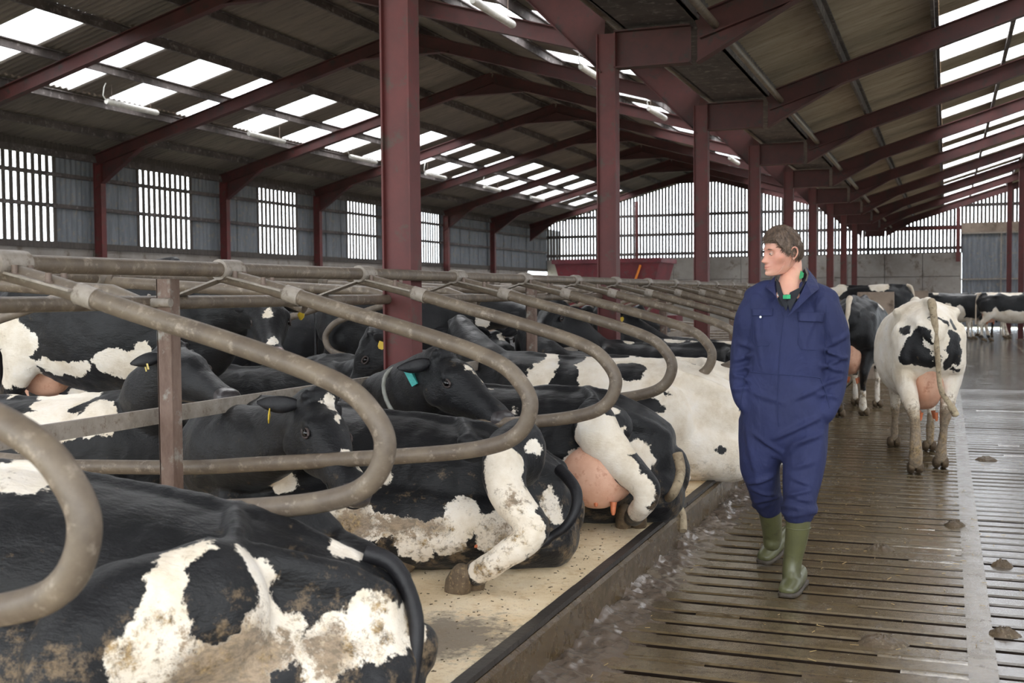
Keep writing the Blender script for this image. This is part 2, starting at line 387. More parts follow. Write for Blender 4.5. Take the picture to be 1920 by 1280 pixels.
# spilled sawdust and dung clods
def clod(name, x, y, rx, ry, h, mat, **tags):
    mb = MB(); n = 28; m = 8; vs = [(x, y, h)]
    for j in range(1, m+1):
        for k in range(n):
            a = 2*math.pi*k/n; f = j/m; w = 1+.35*noise.noise(Vector((math.cos(a)*2+x, math.sin(a)*2+y, 0)))
            zz = h*(1-f*f)*(1+.7*noise.noise(Vector((x+f*4*math.cos(a)*3, y+f*4*math.sin(a)*3, 4)))) + .001
            vs.append((x+rx*f*w*math.cos(a), y+ry*f*w*math.sin(a), max(.001, zz) if j < m else -.003))
    fs = [(0, 1+k, 1+(k+1) % n) for k in range(n)]+[(1+(j-1)*n+k, 1+j*n+k, 1+j*n+(k+1) % n, 1+(j-1)*n+(k+1) % n) for j in range(1, m) for k in range(n)]
    mb.add(vs, fs, True); return mb.build(name, mat, None, **tags)
p = at(1212, 1078, Z=0); clod('sawdust_heap', p.x, p.y, .10, .16, .03, M['bed'], label='small heap of pale sawdust spilled at the foot of the kerb', category='sawdust')
for i, (px, py, r, lb) in enumerate([(1850, 862, .12, 'brown dung clod on the wet floor to the right of the white cow'), (1880, 560+500, .07, 'dung clod on the wet slats at the right edge, level with the boots'),
        (1655, 1205, .13, 'flattened dung patch on the slats in front of the man, to the right'), (1885, 1190, .08, 'dung clod near the bottom right corner of the slats'),
        (1470+180, 1240-210, .10, 'smear of dung on the slats beside the green boots'), (1790, 985, .08, 'dung smear at the end of the slots below the white cow')]):
    p = at(px, py, Z=0); clod('dung_clod', p.x, p.y, r*.8, r*.6, .03, M['dung'], label=lb, category='dung', group='dung clods on the slatted floor')
# straw bits
mb = MB()
for i in range(380):
    x, y = rng.uniform(-1.4, 3.0), rng.uniform(3.6, 11); a = rng.uniform(0, 6.3); L = rng.uniform(.010, .040)
    mb.box((x, y, .005), (L, .0022, .002), Matrix.Rotation(a, 3, 'Z') @ Matrix.Rotation(rng.uniform(-.2, .2), 3, 'Y'))
mb.build('straw_litter', M['tan'], None, kind='stuff', label='loose straw bits scattered over the wet slatted floor', category='straw')
mb = MB()
for i in range(1100):
    x, y = rng.uniform(-3.0, -1.56), rng.uniform(3.2, 9); a = rng.uniform(0, 6.3); L = rng.uniform(.004, .014)
    mb.box((x, y, bedz(x, y)+.002), (L, .003, .003), Matrix.Rotation(a, 3, 'Z'))
mb.build('bedding_litter', M['hoof'], None, kind='stuff', label='dark crumbs of dung and chaff on the pale sawdust bed', category='litter')
# left passage, third row, feed side
lf = empty('floor_left', kind='structure')
MB().bx((-9.0, .5, -.3), (-6.07, Y1, -.02)).build('passage_slab', M['pit_slot_shade'], lf)
mb = MB(); y = 3
while y < Y1: mb.bx((-9.0, y-.07, -.1), (-6.07, y+.07, 0)); y += .19
mb.build('passage_slats', M['yard'], lf, kind='stuff')
MB().bx((-11.6, .5, -.1), (-9.0, 40, .2)).build('sawdust_bed', M['bed'], lf)
MB().bx((XL-.3, Y0, -.3), (-11.6, Y1, 0)).bx((-9, 40, -.1), (-6.07, Y1, 0)).bx((-6.07, 40, -.1), (-1.46, Y1, 0)).build('concrete_slab', M['yard'], lf)
g = MB().bx((-150, -90, -.6), (150, 200, -.55)).build('ground', M['ground'], None, kind='structure')
# low wall behind third row: concrete panels as parts
lw = empty('wall_low', kind='structure')
for k in range(8):
    MB().bx((-11.75, 1.0+4.57*k*.9, 0), (-11.6, 1.0+4.57*.9*(k+1)-.03, 1.32+.0*k)).build('concrete_panel', M['conc_warm'], lw)

# ------------------------------------------------------------------ walls
wl = empty('wall_left', kind='structure')
for k in range(11):
    a = 6.3+4.57*(k-2)
    for z0, z1 in ((0, .9), (.92, 1.82), (1.84, 2.55)):
        MB().bx((XL-.15, a+.02, z0), (XL, a+4.55, z1)).build('concrete_panel', M['conc_wall'], wl)
MB().bx((XL-.12, Y0, 2.55), (XL+.06, Y1, 2.68)).build('sill_rail', M['board'], wl)
for z in (3.38, 4.02): MB().bx((XL-.02, Y0, z), (XL+.05, Y1, z+.08)).build('wall_rail', M['purlin'], wl)
MB().bx((XL-.02, Y0, 4.42), (XL+.06, Y1, 4.56)).build('eave_rail', M['purlin'], wl)
MB().bx((XL-.10, Y0, 4.48), (XL-.04, Y1, roofL(XL)-.012)).build('eave_board', M['board'], wl)
def corr_v(y0, y1, z0, z1, x):
    """upright corrugated cladding"""
    n = max(2, int((y1-y0)/.038)); vs = []
    for i in range(n+1):
        y = y0+(y1-y0)*i/n; d = .018*math.cos(i*math.pi/2)
        vs += [(x+d, y, z0), (x+d, y, z1)]
    return vs, [(2*i, 2*i+2, 2*i+3, 2*i+1) for i in range(n)]
bd = MB().bx((0, -.045, 0), (.025, .045, 1.84)).mesh('board'); bd.materials.append(M['board'])
wn = 0
for k in range(-2, 10):
    a = 6.3+4.57*k; b = a+4.57
    has = k <= 6; sh_ = {4: .3, 5: .6, 6: .95}.get(k, 0)
    w0, w1 = (a+1.45+sh_, a+3.5+sh_) if has else (a, a)
    segs = [(a, w0), (w1, b)] if has else [(a, b)]
    for (p0, p1) in segs:
        m = p0
        while m < p1-.01:
            q = min(m+.9, p1); vs, fs = corr_v(m-.06, q+.02, 2.66, 4.52, XL-.05-.004*(int(m*3) % 2)); MB().add(vs, fs, True).build('cladding_sheet', M['clad'], wl); m = q
    if has:
        wn += 1; win = empty('window_%d' % wn, (XL-.05, w0, 2.68), kind='structure')
        for i in range(11):
            place('board', bd, None, win, loc=(-.0, .05+i*.195, 0))
we = empty('wall_end', kind='structure')   # far gable
nb = 0; x = XL
for k in range(12):
    x0, x1 = XL+k*(0.56-XL)/12, XL+(k+1)*(0.56-XL)/12-.02
    for z0, z1 in ((0, 1.05), (1.07, 2.1), (2.12, 3.06)):
        MB().bx((x0, 50.0, z0), (x1, 50.2, z1)).bx((x0-.02, 50.18, z0-.02), (x1+.02, 50.24, z1+.04)).build('concrete_panel', M['conc_wall'], we)
def gable_boards(x0, x1, z0, rf, name, pitch=.145, w=.092):
    mb = MB(); x = x0
    while x < x1:
        mb.bx((x, 50.02, z0), (x+w, 50.05, rf(x)+.05)); x += pitch
    return mb.build(name, M['board'], we, kind='stuff')
gable_boards(XL, XC, 3.06, roofL, 'ventilation_boards'); gable_boards(XC, 11, 3.06, roofR, 'ventilation_boards')
for z in (3.2, 4.05, 4.9): MB().bx((XL, 49.95, z), (11, 50.02, z+.13)).build('gable_rail', M['purlin'], we)
MB().bx((-2.9, 49.85, 4.0), (.55, 50.0, 4.14)).build('red_gable_rail', M['red'], we)
for x in (-12.9, -9.75, -6.4):
    MB().ibeam((x, 49.8, 0), (x, 49.8, roofL(x)-.3), .16, .12, (1, 0, 0)).build('gable_post', M['red'], we)
MB().ibeam((.42, 49.8, 2.7), (.42, 49.8, roofR(.4)-.3), .2, .16, (1, 0, 0)).build('gable_post', M['red'], we)
dr = empty('door_1', (0, 0, 0), kind='structure')
for i in range(6):
    x0 = .60+i*.92; vs = []; n = 24
    for j in range(n+1): vs += [(x0+.95*j/n-.03, 49.9+.02*math.cos(j*math.pi/2), .05), (x0+.95*j/n-.03, 49.9+.02*math.cos(j*math.pi/2), 3.85)]
    MB().add(vs, [(2*j, 2*j+2, 2*j+3, 2*j+1) for j in range(n)], True).build('door_sheet', M['clad'], dr)
MB().bx((.55, 49.8, 3.86), (6.2, 49.95, 4.25)).build('lintel', M['conc_warm'], dr)
MB().bx((.55, 49.8, 3.80), (6.2, 49.86, 3.86)).bx((.55, 49.8, 1.95), (6.2, 49.86, 2.01)).bx((2.0, 49.8, 0), (2.05, 49.86, 3.8)).build('door_frame', M['plate'], dr)
# right side wall of the far aisle
wr = empty('wall_right', kind='structure')
MB().bx((XR, Y0, 0), (XR+.15, Y1, 1.6)).build('concrete_panel', M['conc_wall'], wr)
mb = MB(); y = Y0
while y < Y1: mb.bx((XR+.03, y, 1.6), (XR+.06, y+.08, 4.3)); y += .2
mb.build('ventilation_boards', M['board'], wr, kind='stuff')

# ------------------------------------------------------------------ frames
def steel(name, label, parts, group):
    r = empty(name, (parts[0][1].x, parts[0][1].y, 0), kind='thing', label=label, category=name.replace('_', ' '), group=group)
    return r
for k, y in enumerate(FRAME_Y):
    # main column line
    if 4 < y < 45:
        n = k-2
        c = empty('steel_column', (XC, y, 0), kind='thing', category='column', group='red columns between the two roofs')
        if n == 1: c['label'] = 'thick red painted steel column standing right behind the cow with the collar'
        else: c['label'] = 'red painted steel column, the %s back in the central line' % {2:'second',3:'third',4:'fourth',5:'fifth',6:'sixth',7:'seventh',8:'eighth',9:'ninth'}[n]
        MB().ibeam((0, 0, .1), (0, 0, 4.02), .19, .15, (0, 1, 0), .012, .09).build('shaft', M['red'], c)
        MB().box((0, 0, .22), (.3, .3, .03)).build('base_plate', M['rust'], c)
    lab = 'frame over the %s bay' % k
    rr = empty('roof_truss', (XC, y, 4.0), kind='structure')
    def W(pt): return (pt[0]-XC, 0, pt[1]-4.0)
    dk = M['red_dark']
    h = .24; off = .30
    # left span rafters with haunches
    MB().ibeam(W((XL+.1, roofL(XL+.1)-off)), W((-9.75, roofL(-9.75)-off)), h, .15, (0, 1, 0)).build('rafter', dk, rr)
    MB().ibeam(W((-9.75, roofL(-9.75)-off)), W((XC, roofL(XC)-off-.12)), h, .15, (0, 1, 0)).build('rafter', dk, rr)
    def tri(a, b, c, mat=dk):
        mb = MB(); A, B, C = [Vector(W(p)) for p in (a, b, c)]
        for s_ in (1,):
            vs = [q+Vector((0, d, 0)) for d in (-.006, .006) for q in (A, B, C)]
            mb.add(vs, [(0, 1, 2), (5, 4, 3), (0, 3, 4, 1), (1, 4, 5, 2), (2, 5, 3, 0)])
        t = (C-B); L = t.length; mid = (B+C)/2; an = math.atan2(t.z, t.x)
        mb.box(mid, (L, .14, .012), Matrix.Rotation(-an, 3, 'Y'))
        mb.build('haunch', mat, rr)
    tri((XL+.1, roofL(XL)-off-.05), (XL+.1, 3.85), (XL+1.35, roofL(XL+1.35)-off-.1))
    tri((XC, roofL(XC)-off-.1), (XC-.05, 3.65), (XC-1.3, roofL(XC-1.3)-off-.1))
    tri((-9.75, roofL(-9.75)-off), (-10.7, roofL(-10.7)-off-.1), (-8.8, roofL(-8.8)-off-.1))
    # valley beam and right rafter
    MB().ibeam(W((XC+.08, 3.86)), W((-2.28, 3.86)), .36, .15, (0, 1, 0)).build('valley_beam', dk, rr)
    MB().ibeam(W((-2.22, roofR(-2.2)-.33)), W((4.45, roofR(4.45)-.30)), h, .15, (0, 1, 0)).build('rafter', dk, rr)
    MB().ibeam(W((4.45, roofR(4.45)-.30)), W((XR, roofR(XR)-.30)), h, .15, (0, 1, 0)).build('rafter', dk, rr)
    tri((-2.22, roofR(-2.2)-.35), (-2.22, 3.68), (-1.2, roofR(-1.2)-.42))
    # left wall column
    if 10 < y < 45:
        i = k-4
        c = empty('wall_column', (XL+.17, y, 0), kind='thing', label='slim red steel column against the left wall, number %d from the near end' % (i+1), category='column', group='red columns along the left wall')
        MB().ibeam((0, 0, 0), (0, 0, 4.40), .2, .15, (0, 1, 0), .012, .08).build('shaft', M['red'], c)
        MB().box((0, 0, .02), (.3, .3, .03)).build('base_plate', M['rust'], c)
    c = MB().ibeam((XR-.12, y, 0), (XR-.12, y, roofR(XR)-.3), .2, .15, (0, 1, 0)).build('wall_post', M['red'], rr)
    c.location = (-XC, -y, -4.0)
WORDS = ['first', 'second', 'third', 'fourth', 'fifth', 'sixth', 'seventh', 'eighth', 'ninth']
for o in [o for o in bpy.data.objects if o.name.startswith('wall_column')]:
    i = int(o['label'].split('number ')[1].split()[0]); o['label'] = 'slim red column against the left wall, the %s from the near end' % WORDS[min(8, i-1)]
for i, (x, y, lb) in enumerate([(2.0, 43.0, 'slim red post in front of the far corrugated door, the left one of two'), (2.12, 38.3, 'slim red post at the right edge, in front of the far corrugated door')]):
    c = empty('slim_post', (x, y, 0), kind='thing', label=lb, category='post'); MB().ibeam((0, 0, 0), (0, 0, roofR(x)-.3), .16, .14, (0, 1, 0)).build('shaft', M['red'], c)
    MB().box((0, 0, .02), (.26, .26, .03)).build('base_plate', M['rust'], c)

# ------------------------------------------------------------------ roofs
rf = empty('ceiling', kind='structure')
def roof_sheet(length, n=14, amp=.022):
    """corrugated sheet: x down the slope 0..length, y across 0..1.05"""
    vs = []; m = n*4
    for i in range(m+1):
        y = 1.05*i/m; z = amp*math.cos(2*math.pi*i/m*7)
        vs += [(0, y, z), (length, y, z)]
    mb = MB().add(vs, [(2*i, 2*i+2, 2*i+3, 2*i+1) for i in range(m)], True)
    return mb.mesh('roof_sheet')
def slope_rows(rows, fz, mat, sky_rows, sgn, y_lo, y_hi, ph=0):
    for (xa, xb) in rows:
        za, zb = fz(xa), fz(xb); L = math.hypot(xb-xa, zb-za)+.03
        me = roof_sheet(L); me.materials.append(mat); ang = math.atan2(zb-za, xb-xa)
        sky = (xa, xb) in sky_rows
        if sky: mp = roof_sheet(L-.04); mp.materials.append(M['pane'])
        j = math.floor((y_lo-13.87)/1.016)
        y = 13.87+j*1.016+ph
        while y < y_hi:
            is_sky = sky and (j % 2 == 0)
            o = place('skylight_sheet' if is_sky else 'roof_sheet', mp if is_sky else me, None, rf, loc=(xa, y, za+(.002 if j % 2 else 0)), rot=(0, -ang, 0))
            y += 1.016; j += 1
A_ = [(-17.55, -15.02), (-15.02, -12.65), (-12.65, -9.75)]
slope_rows(A_, roofL, M['sheet'], [A_[1]], -1, -3, 49.8)
B_ = [(-9.75, -6.9), (-6.9, -4.6), (-4.6, -2.75)]
slope_rows(B_, roofL, M['sheet'], [B_[1]], 1, -3, 49.8)
C_ = [(-2.45, -.14), (-.14, 2.2), (2.2, 4.45)]
slope_rows(C_, roofR, M['sheet_warm'], [C_[1]], 1, -3, 49.8, -.27)
D_ = [(4.45, 6.9), (6.9, 9.2), (9.2, 11.4)]
slope_rows(D_, roofR, M['sheet_warm'], [D_[1]], 1, -3, 49.8)
def zpurlin(x, fz, name='purlin', h=.15):
    z = fz(x)-.03
    MB().prism([(-.03, 0), (.035, 0), (.035, -.02), (-.01, -.02), (-.01, -h), (-.05, -h), (-.05, -h+.02), (-.03, -h+.02)], (x, Y0, z), (x, Y1, z), (1, 0, 0)).build(name, M['purlin'], rf)
for x in (-16.25, -15.08, -13.85, -12.6, -11.38, -10.1): zpurlin(x, roofL)
for x in (-9.4, -8.1, -6.88, -5.7, -4.55, -3.4): zpurlin(x, roofL)
for x in (-1.25, -.15, .84, 2.15, 3.3, 4.3, 5.8, 7, 8.2, 9.3, 10.5): zpurlin(x, roofR)
MB().bx((-2.95, Y0, 4.08), (-2.2, Y1, 4.12)).bx((-2.97, Y0, 4.08), (-2.93, Y1, 4.34)).bx((-2.25, Y0, 4.08), (-2.21, Y1, 4.34)).build('valley_gutter', M['purlin'], rf)
MB().prism([(-.3, 0), (0, .1), (.3, 0), (0, .06)], (-9.75, Y0, 6.75), (-9.75, Y1, 6.75), (1, 0, 0)).build('ridge_cap', M['sheet'], rf)
MB().prism([(-.3, 0), (0, .1), (.3, 0), (0, .06)], (4.45, Y0, 6.4), (4.45, Y1, 6.4), (1, 0, 0)).build('ridge_cap', M['sheet'], rf)
MB().tube([(XC+.02, Y0, 4.18), (XC+.02, Y1-.3, 4.18)], .045, 10).build('service_pipe', M['tube'], None, label='long brown pipe running along the tops of the red columns', category='pipe')
MB().tube([(-2.05, Y0, 4.02), (-2.05, Y1-.3, 4.02)], .04, 10).build('service_pipe', M['tube'], None, label='long pale pipe hung under the valley beside the right hand roof', category='pipe')

# ------------------------------------------------------------------ tube lamps
def lamp(x, z, y0, L, label):
    r = empty('tube_lamp', (x, y0, z), kind='thing', label=label, category='lamp', group='strip lamps hung below the skylights')
    MB().tube([(0, 0, 0), (0, .04, 0), (0, L-.04, 0), (0, L, 0)], [.045, .055, .055, .045], 12).build('tube', M['lampw'], r)
    for yy in (.15, L-.2): MB().tube([(0, yy, .04), (0, yy, .32)], .006, 6).build('hanger', M['bolt'], r)
    MB().tube([(0, .02, 0), (-.02, -.06, .1), (0, -.05, .25), (0, 0, .33)], .01, 6).build('cable', M['lampw'], r)
for i, yf in enumerate(FRAME_Y[5:11]):
    y = yf+1.65; lamp(-14.35, roofL(-14.35)-.42, y, 1.45, 'strip lamp under the left skylights, %s bay from the camera' % WORDS[i])
for i, yf in enumerate(FRAME_Y[3:9]):
    y = yf+2.6; lamp(-5.6, roofL(-5.6)-.42, y, 1.45, 'strip lamp under the skylights beside the central columns, %s bay along' % WORDS[i])
lamp(2.3, roofR(2.3)-.5, 27.3, .9, 'short strip lamp hanging under the skylights of the right hand roof')

# ------------------------------------------------------------------ cubicle rails, dividers
Yd = [1.74+1.252*k for k in range(0, 20)]
RAILX, MIR = -2.93, -3.8
def smooth_path(pts, sub=6):
    P = [Vector(p) for p in pts]; out = []
    g = lambda k: P[max(0, min(len(P)-1, k))]
    for i in range(len(P)-1):
        p0, p1, p2, p3 = g(i-1), g(i), g(i+1), g(i+2)
        for k in range(sub):
            t = k/sub; out.append(((p1*2)+(p2-p0)*t+(p0*2-p1*5+p2*4-p3)*t*t+(p1*3-p0-p2*3+p3)*t*t*t)*.5)
    return out+[P[-1]]
lp = [(-3.02, 1.61), (-2.74, 1.545), (-2.40, 1.45), (-2.12, 1.377), (-1.82, 1.29), (-1.655, 1.225), (-1.575, 1.155), (-1.535, 1.08), (-1.55, 1.0), (-1.60, .94), (-1.69, .90), (-1.87, .865), (-2.23, .827), (-2.8, .775), (-3.15, .745), (-3.8, .72)]
def make_divider():
    r = empty('cubicle_divider', (0, 0, 0), kind='thing')
    for s, nm in ((1, 'near'), (-1, 'far')):
        f = lambda x: x if s == 1 else 2*MIR-x
        MB().tube(smooth_path([(f(x), 0, z) for x, z in lp]), .033, 14).build('loop_tube', M['tube'] if s == 1 else M['tube2'], r)
        # clamp plate under the top rail, bolts
        pl = MB()
        c = Vector((f(RAILX), 0, 1.62)); ang = math.atan2(1.545-1.61, .28)*s
        pl.tube([c+Vector((0, -.07, 0)), c+Vector((0, .07, 0))], .045, 14)
        pl.box(c+Vector((s*.13, .0, -.035-.02)), (.34, .11, .008), Matrix.Rotation(-math.atan2(-.065*s, .28*1)*1 if s == 1 else -math.atan2(.065, .28), 3, 'Y'))
        cp = pl.build('clamp', M['plate'], r)
        bo = MB().tube([(0, 0, 0), (0, 0, .04)], .011, 6).tube([(0, 0, 0), (0, 0, .012)], .017, 6).mesh('bolt'); bo.materials.append(M['bolt'])
        for dx in (.06, .2):
            for dy in (-.035, .035): place('bolt', bo, None, cp, loc=c+Vector((s*dx, dy, -.035-dx*.2)))
        MB().tube([Vector((f(-2.64), 0, 1.517)), Vector((f(-2.57), 0, 1.497))], .037, 14).build('sleeve', M['plate'], cp)
    # V tie between the two top rails
    MB().prism([(-.04, 0), (.04, 0), (.04, .008), (-.04, .008)], (RAILX-.02, 0, 1.58), (-3.36, 0, 1.45), (0, 1, 0)).build('tie_plate', M['plate'], r)
    MB().tube([(-3.30, 0, 1.44), (-3.55, 0, 1.53), (2*MIR-RAILX, 0, 1.60)], .034, 12).build('tie_tube', M['tube'], r)
    return r
def dup(root, loc, rz=None, **tags):
    r = root.copy(); COL.objects.link(r); r.location = loc
    if rz is not None: r.rotation_euler = (0, 0, rz)
    for k, v in tags.items(): r[k] = v
    for ch in list(root.children):
        c = ch.copy(); COL.objects.link(c); c.parent = r
        for g in list(ch.children):
            d = g.copy(); COL.objects.link(d); d.parent = c
    return r
NTH = ['nearest', 'second', 'third', 'fourth', 'fifth', 'sixth', 'seventh', 'eighth', 'ninth', 'tenth', 'eleventh', 'twelfth', 'thirteenth', 'fourteenth', 'fifteenth', 'sixteenth', 'seventeenth', 'eighteenth', 'nineteenth', 'twentieth']
first = make_divider()
for i, y in enumerate(Yd):
    d = first if i == 0 else dup(first, (0, y, 0))
    d.location = (0, y, 0); d['category'] = 'cubicle divider'; d['group'] = 'looped steel dividers between the cow beds'
    d['label'] = ('muddy looped steel divider, the nearest, curving in at the left edge' if i == 0 else 'muddy looped steel cubicle divider, the %s loop from the camera' % NTH[i])
for x, lb in ((RAILX, 'long muddy top rail over the near ends of the cow cubicles'), (2*MIR-RAILX, 'long top rail over the opposite row of cow cubicles')):
    MB().tube([(x, .6, 1.62), (x, 26.5, 1.62)], .032, 14).build('top_rail', M['tube'], None, kind='thing', label=lb, category='rail')
MB().tube([(-3.18, .6, 1.48), (-3.18, 26.5, 1.48)], .030, 14).build('neck_rail', M['tube'], None, kind='thing', label='brown rail clamped to the rusty posts just below the top rail', category='rail')
MB().bx((-3.235, .6, .95), (-3.215, 26.5, 1.02)).build('flat_rail', M['plate'], None, kind='thing', label='flat steel strip running behind the rusty posts at chest height of the cows', category='rail')
for i, y in enumerate([4.05+4.57*k for k in range(5)]):
    c = empty('rusty_post', (-3.10, y, .18), kind='thing', label='rusty upright steel post, the %s between the cow beds' % NTH[i], category='post', group='rusty posts between cow beds')
    MB().ibeam((0, 0, 0), (0, 0, 1.40), .075, .06, (0, 1, 0), .008, .008).bx((-.036, -.03, 0), (-.030, .03, 1.4)).bx((-.03, -.032, 0), (.036, -.026, 1.4)).build('shaft', M['rust'], c)
    MB().tube([(-.08, -.02, 1.30), (-.115, -.02, 1.27), (-.08, -.02, 1.335)], .008, 6).tube([(.04, -.035, 1.30), (-.11, -.035, 1.30)], .02, 8).build('clamp', M['plate'], c)
# opposite third row of looped dividers
lp3 = [(-11.62, 1.0), (-11.5, 1.2), (-10.6, 1.15), (-9.6, 1.1), (-9.25, 1.02), (-9.1, .88), (-9.2, .74), (-9.6, .66), (-10.4, .55), (-11.0, .62), (-11.62, .60)]
r3 = empty('wall_divider', (0, 0, 0), kind='thing')
MB().tube(smooth_path([(x, 0, z) for x, z in lp3]), .03, 10).build('loop_tube', M['tube2'], r3)
for i in range(14):
    d = r3 if i == 0 else dup(r3, (0, 0, 0)); d.location = (0, 7.5+1.3*i, .2)
    d['category'] = 'cubicle divider'; d['group'] = 'dividers by the low wall'; d['label'] = 'pale looped divider against the low brown wall, the %s along' % (NTH[i].replace('nearest', 'first'))

# ------------------------------------------------------------------ cows
def coat(name, blobs, base='k', dirt=.3, dirt_z=.25, seed=0):
    """blobs: list of (colour, centre, radii) ; colour w or k, painted in order"""
    t = NT(name)
    n1 = t.n('ShaderNodeTexNoise'); n1.inputs['Scale'].default_value = 5; n1.inputs['Detail'].default_value = 6; n1.inputs['Roughness'].default_value = .68
    mp = t.n('ShaderNodeMapping'); mp.inputs['Location'].default_value = (seed*3.1, seed*1.7, seed); t.l(t.tc.outputs['Object'], mp.inputs[0]); t.l(mp.outputs[0], n1.inputs['Vector'])
    o = n1.outputs['Color']
    s1 = t.n('ShaderNodeVectorMath', operation='SUBTRACT'); t.l(o, s1.inputs[0]); s1.inputs[1].default_value = (.5, .5, .5)
    s2 = t.n('ShaderNodeVectorMath', operation='SCALE'); t.l(s1.outputs[0], s2.inputs[0]); s2.inputs['Scale'].default_value = .22
    s3 = t.n('ShaderNodeVectorMath', operation='ADD'); t.l(s2.outputs[0], s3.inputs[0]); t.l(t.tc.outputs['Object'], s3.inputs[1])
    P = s3.outputs[0]
    fine = t.noise(55, 3, .7, stretch=(1, 1, .35))
    cur = 0.0 if base == 'k' else 1.0
    groups = []
    for b in blobs:
        if groups and groups[-1][0] == b[0]: groups[-1][1].append(b)
        else: groups.append((b[0], [b]))
    stain = None
    for colr, bs_ in groups:
        dmin = None
        for (_, c, r) in bs_:
            r = r if isinstance(r, (tuple, list)) else (r, r, r)
            a = t.n('ShaderNodeVectorMath', operation='SUBTRACT'); t.l(P, a.inputs[0]); a.inputs[1].default_value = tuple(c)
            q = t.n('ShaderNodeVectorMath', operation='DIVIDE'); t.l(a.outputs[0], q.inputs[0]); q.inputs[1].default_value = tuple(r)
            L = t.n('ShaderNodeVectorMath', operation='LENGTH'); t.l(q.outputs[0], L.inputs[0])
            mr = sum(r)/3; v = t.math('MULTIPLY', t.math('SUBTRACT', L.outputs['Value'], 1.0), mr)
            dmin = v if dmin is None else t.math('MINIMUM', dmin, v)
        d2 = t.math('ADD', dmin, t.math('MULTIPLY', t.math('SUBTRACT', fine, .5), .02))
        if colr == 'b':
            stain = t.math('ADD', t.math('MULTIPLY', t.math('ADD', d2, t.math('MULTIPLY', t.math('SUBTRACT', t.noise(22, 6, .8), .5), .45)), -18.0), .35, clamp=True); continue
        mask = t.math('ADD', t.math('MULTIPLY', d2, -120.0), .5, clamp=True)
        target = 1.0 if colr == 'w' else 0.0
        nd = t.n('ShaderNodeMix', data_type='FLOAT'); t.l(mask, nd.inputs[0]); nd.inputs[3].default_value = target
        if isinstance(cur, float): nd.inputs[2].default_value = cur
        else: t.l(cur, nd.inputs[2])
        cur = nd.outputs[0]
    kk = t.ramp(t.noise(4, 5, .6), [(.3, '0b0b0d'), (.7, '17171a')])
    ww = t.ramp(t.noise(3.5, 6, .7), [(.3, 'cdbda5'), (.5, 'e4d9c9'), (.7, 'ece5dc')])
    col = t.mix(cur, kk, ww)
    if isinstance(cur, float): col = kk if cur == 0 else ww
    if stain is not None: col = t.mix(t.math('MULTIPLY', t.math('MULTIPLY', stain, .85), cur), col, t.mix(t.ramp(t.noise(40, 5, .8, stretch=(.4, 1, 1)), [(.42, 0.0), (.6, 1.0)]), '8d765c', '55442f'))
    # mud and dried dung, thicker low on the animal
    sp = t.n('ShaderNodeSeparateXYZ'); t.l(t.tc.outputs['Object'], sp.inputs[0])
    low = t.math('MULTIPLY', t.math('SUBTRACT', dirt_z+.18, sp.outputs[2]), 3.0)
    dn = t.noise(11, 7, .78); dd = t.math('ADD', dn, t.math('MINIMUM', t.math('MAXIMUM', t.math('MULTIPLY', low, .16), -.02), .11))
    mk = t.ramp(dd, [(.60, 0.0), (.72, min(1.0, dirt*2.2))])
    tint = t.mix(cur if not isinstance(cur, float) else cur, '6b5a45', t.mix(t.ramp(t.noise(30, 4, .8), [(.4, 0.0), (.6, 1.0)]), 'a98f68', '4d4032'))
    col = t.mix(mk, col, tint)
    ro = t.mix(cur, (.42, .42, .42, 1), (.75, .75, .75, 1)) if not isinstance(cur, float) else (.45 if cur == 0 else .75)
    t.b.inputs['Sheen Weight'].default_value = .05
    return t.set(col, ro, t.math('ADD', t.noise(75, 4, .7, stretch=(.35, 1, 1)), t.math('MULTIPLY', t.noise(9, 4, .6), 1.2)), .6, .007, spec=.3)

HEAD = [(-.05, .07, -.055, .07), (.0, .088, -.07, .10), (.08, .108, -.095, .135), (.16, .113, -.105, .142), (.24, .096, -.105, .122), (.32, .076, -.102, .096),
        (.40, .067, -.098, .076), (.46, .074, -.098, .070), (.50, .076, -.103, .060), (.53, .060, -.108, .042)]
def basis(d, up=(0, 0, 1)):
    X = Vector(d).normalized(); U = Vector(up); Y = U.cross(X).normalized(); Z = X.cross(Y)
    return Matrix((X, Y, Z)).transposed()
def head_lofts(mb, P, d, up, s=1.0):
    B = basis(d, up); P = Vector(P); T = lambda v: P + B @ (Vector(v)*s)
    mb.loft([(T((x, 0, z)), w*s, h*s, 2.35) for x, w, z, h in HEAD], ref=B @ Vector((0, 1, 0)), n=28, sub=4)
    for sy in (1, -1):
        mb.ball(T((.135, sy*.092, -.035)), (.045*s, .035*s, .034*s), rot=B)       # brow
        mb.ball(T((.155, sy*.098, -.10)), (.05*s, .022*s, .02*s), rot=B)          # cheek bone
        mb.ball(T((.50, sy*.048, -.085)), (.035*s, .03*s, .03*s), rot=B)          # nostril wing
        mb.ball(T((.10, sy*.085, -.17)), (.075*s, .03*s, .065*s), rot=B)          # jaw muscle
        mb.ball(T((.0, sy*.075, .02)), (.022*s, .022*s, .03*s), rot=B)            # horn bud
    mb.ball(T((-.01, 0, .025)), (.05*s, .06*s, .045*s), rot=B)                    # poll
    mb.ball(T((.47, 0, -.155)), (.055*s, .05*s, .022*s), rot=B)                   # chin
    return B, T
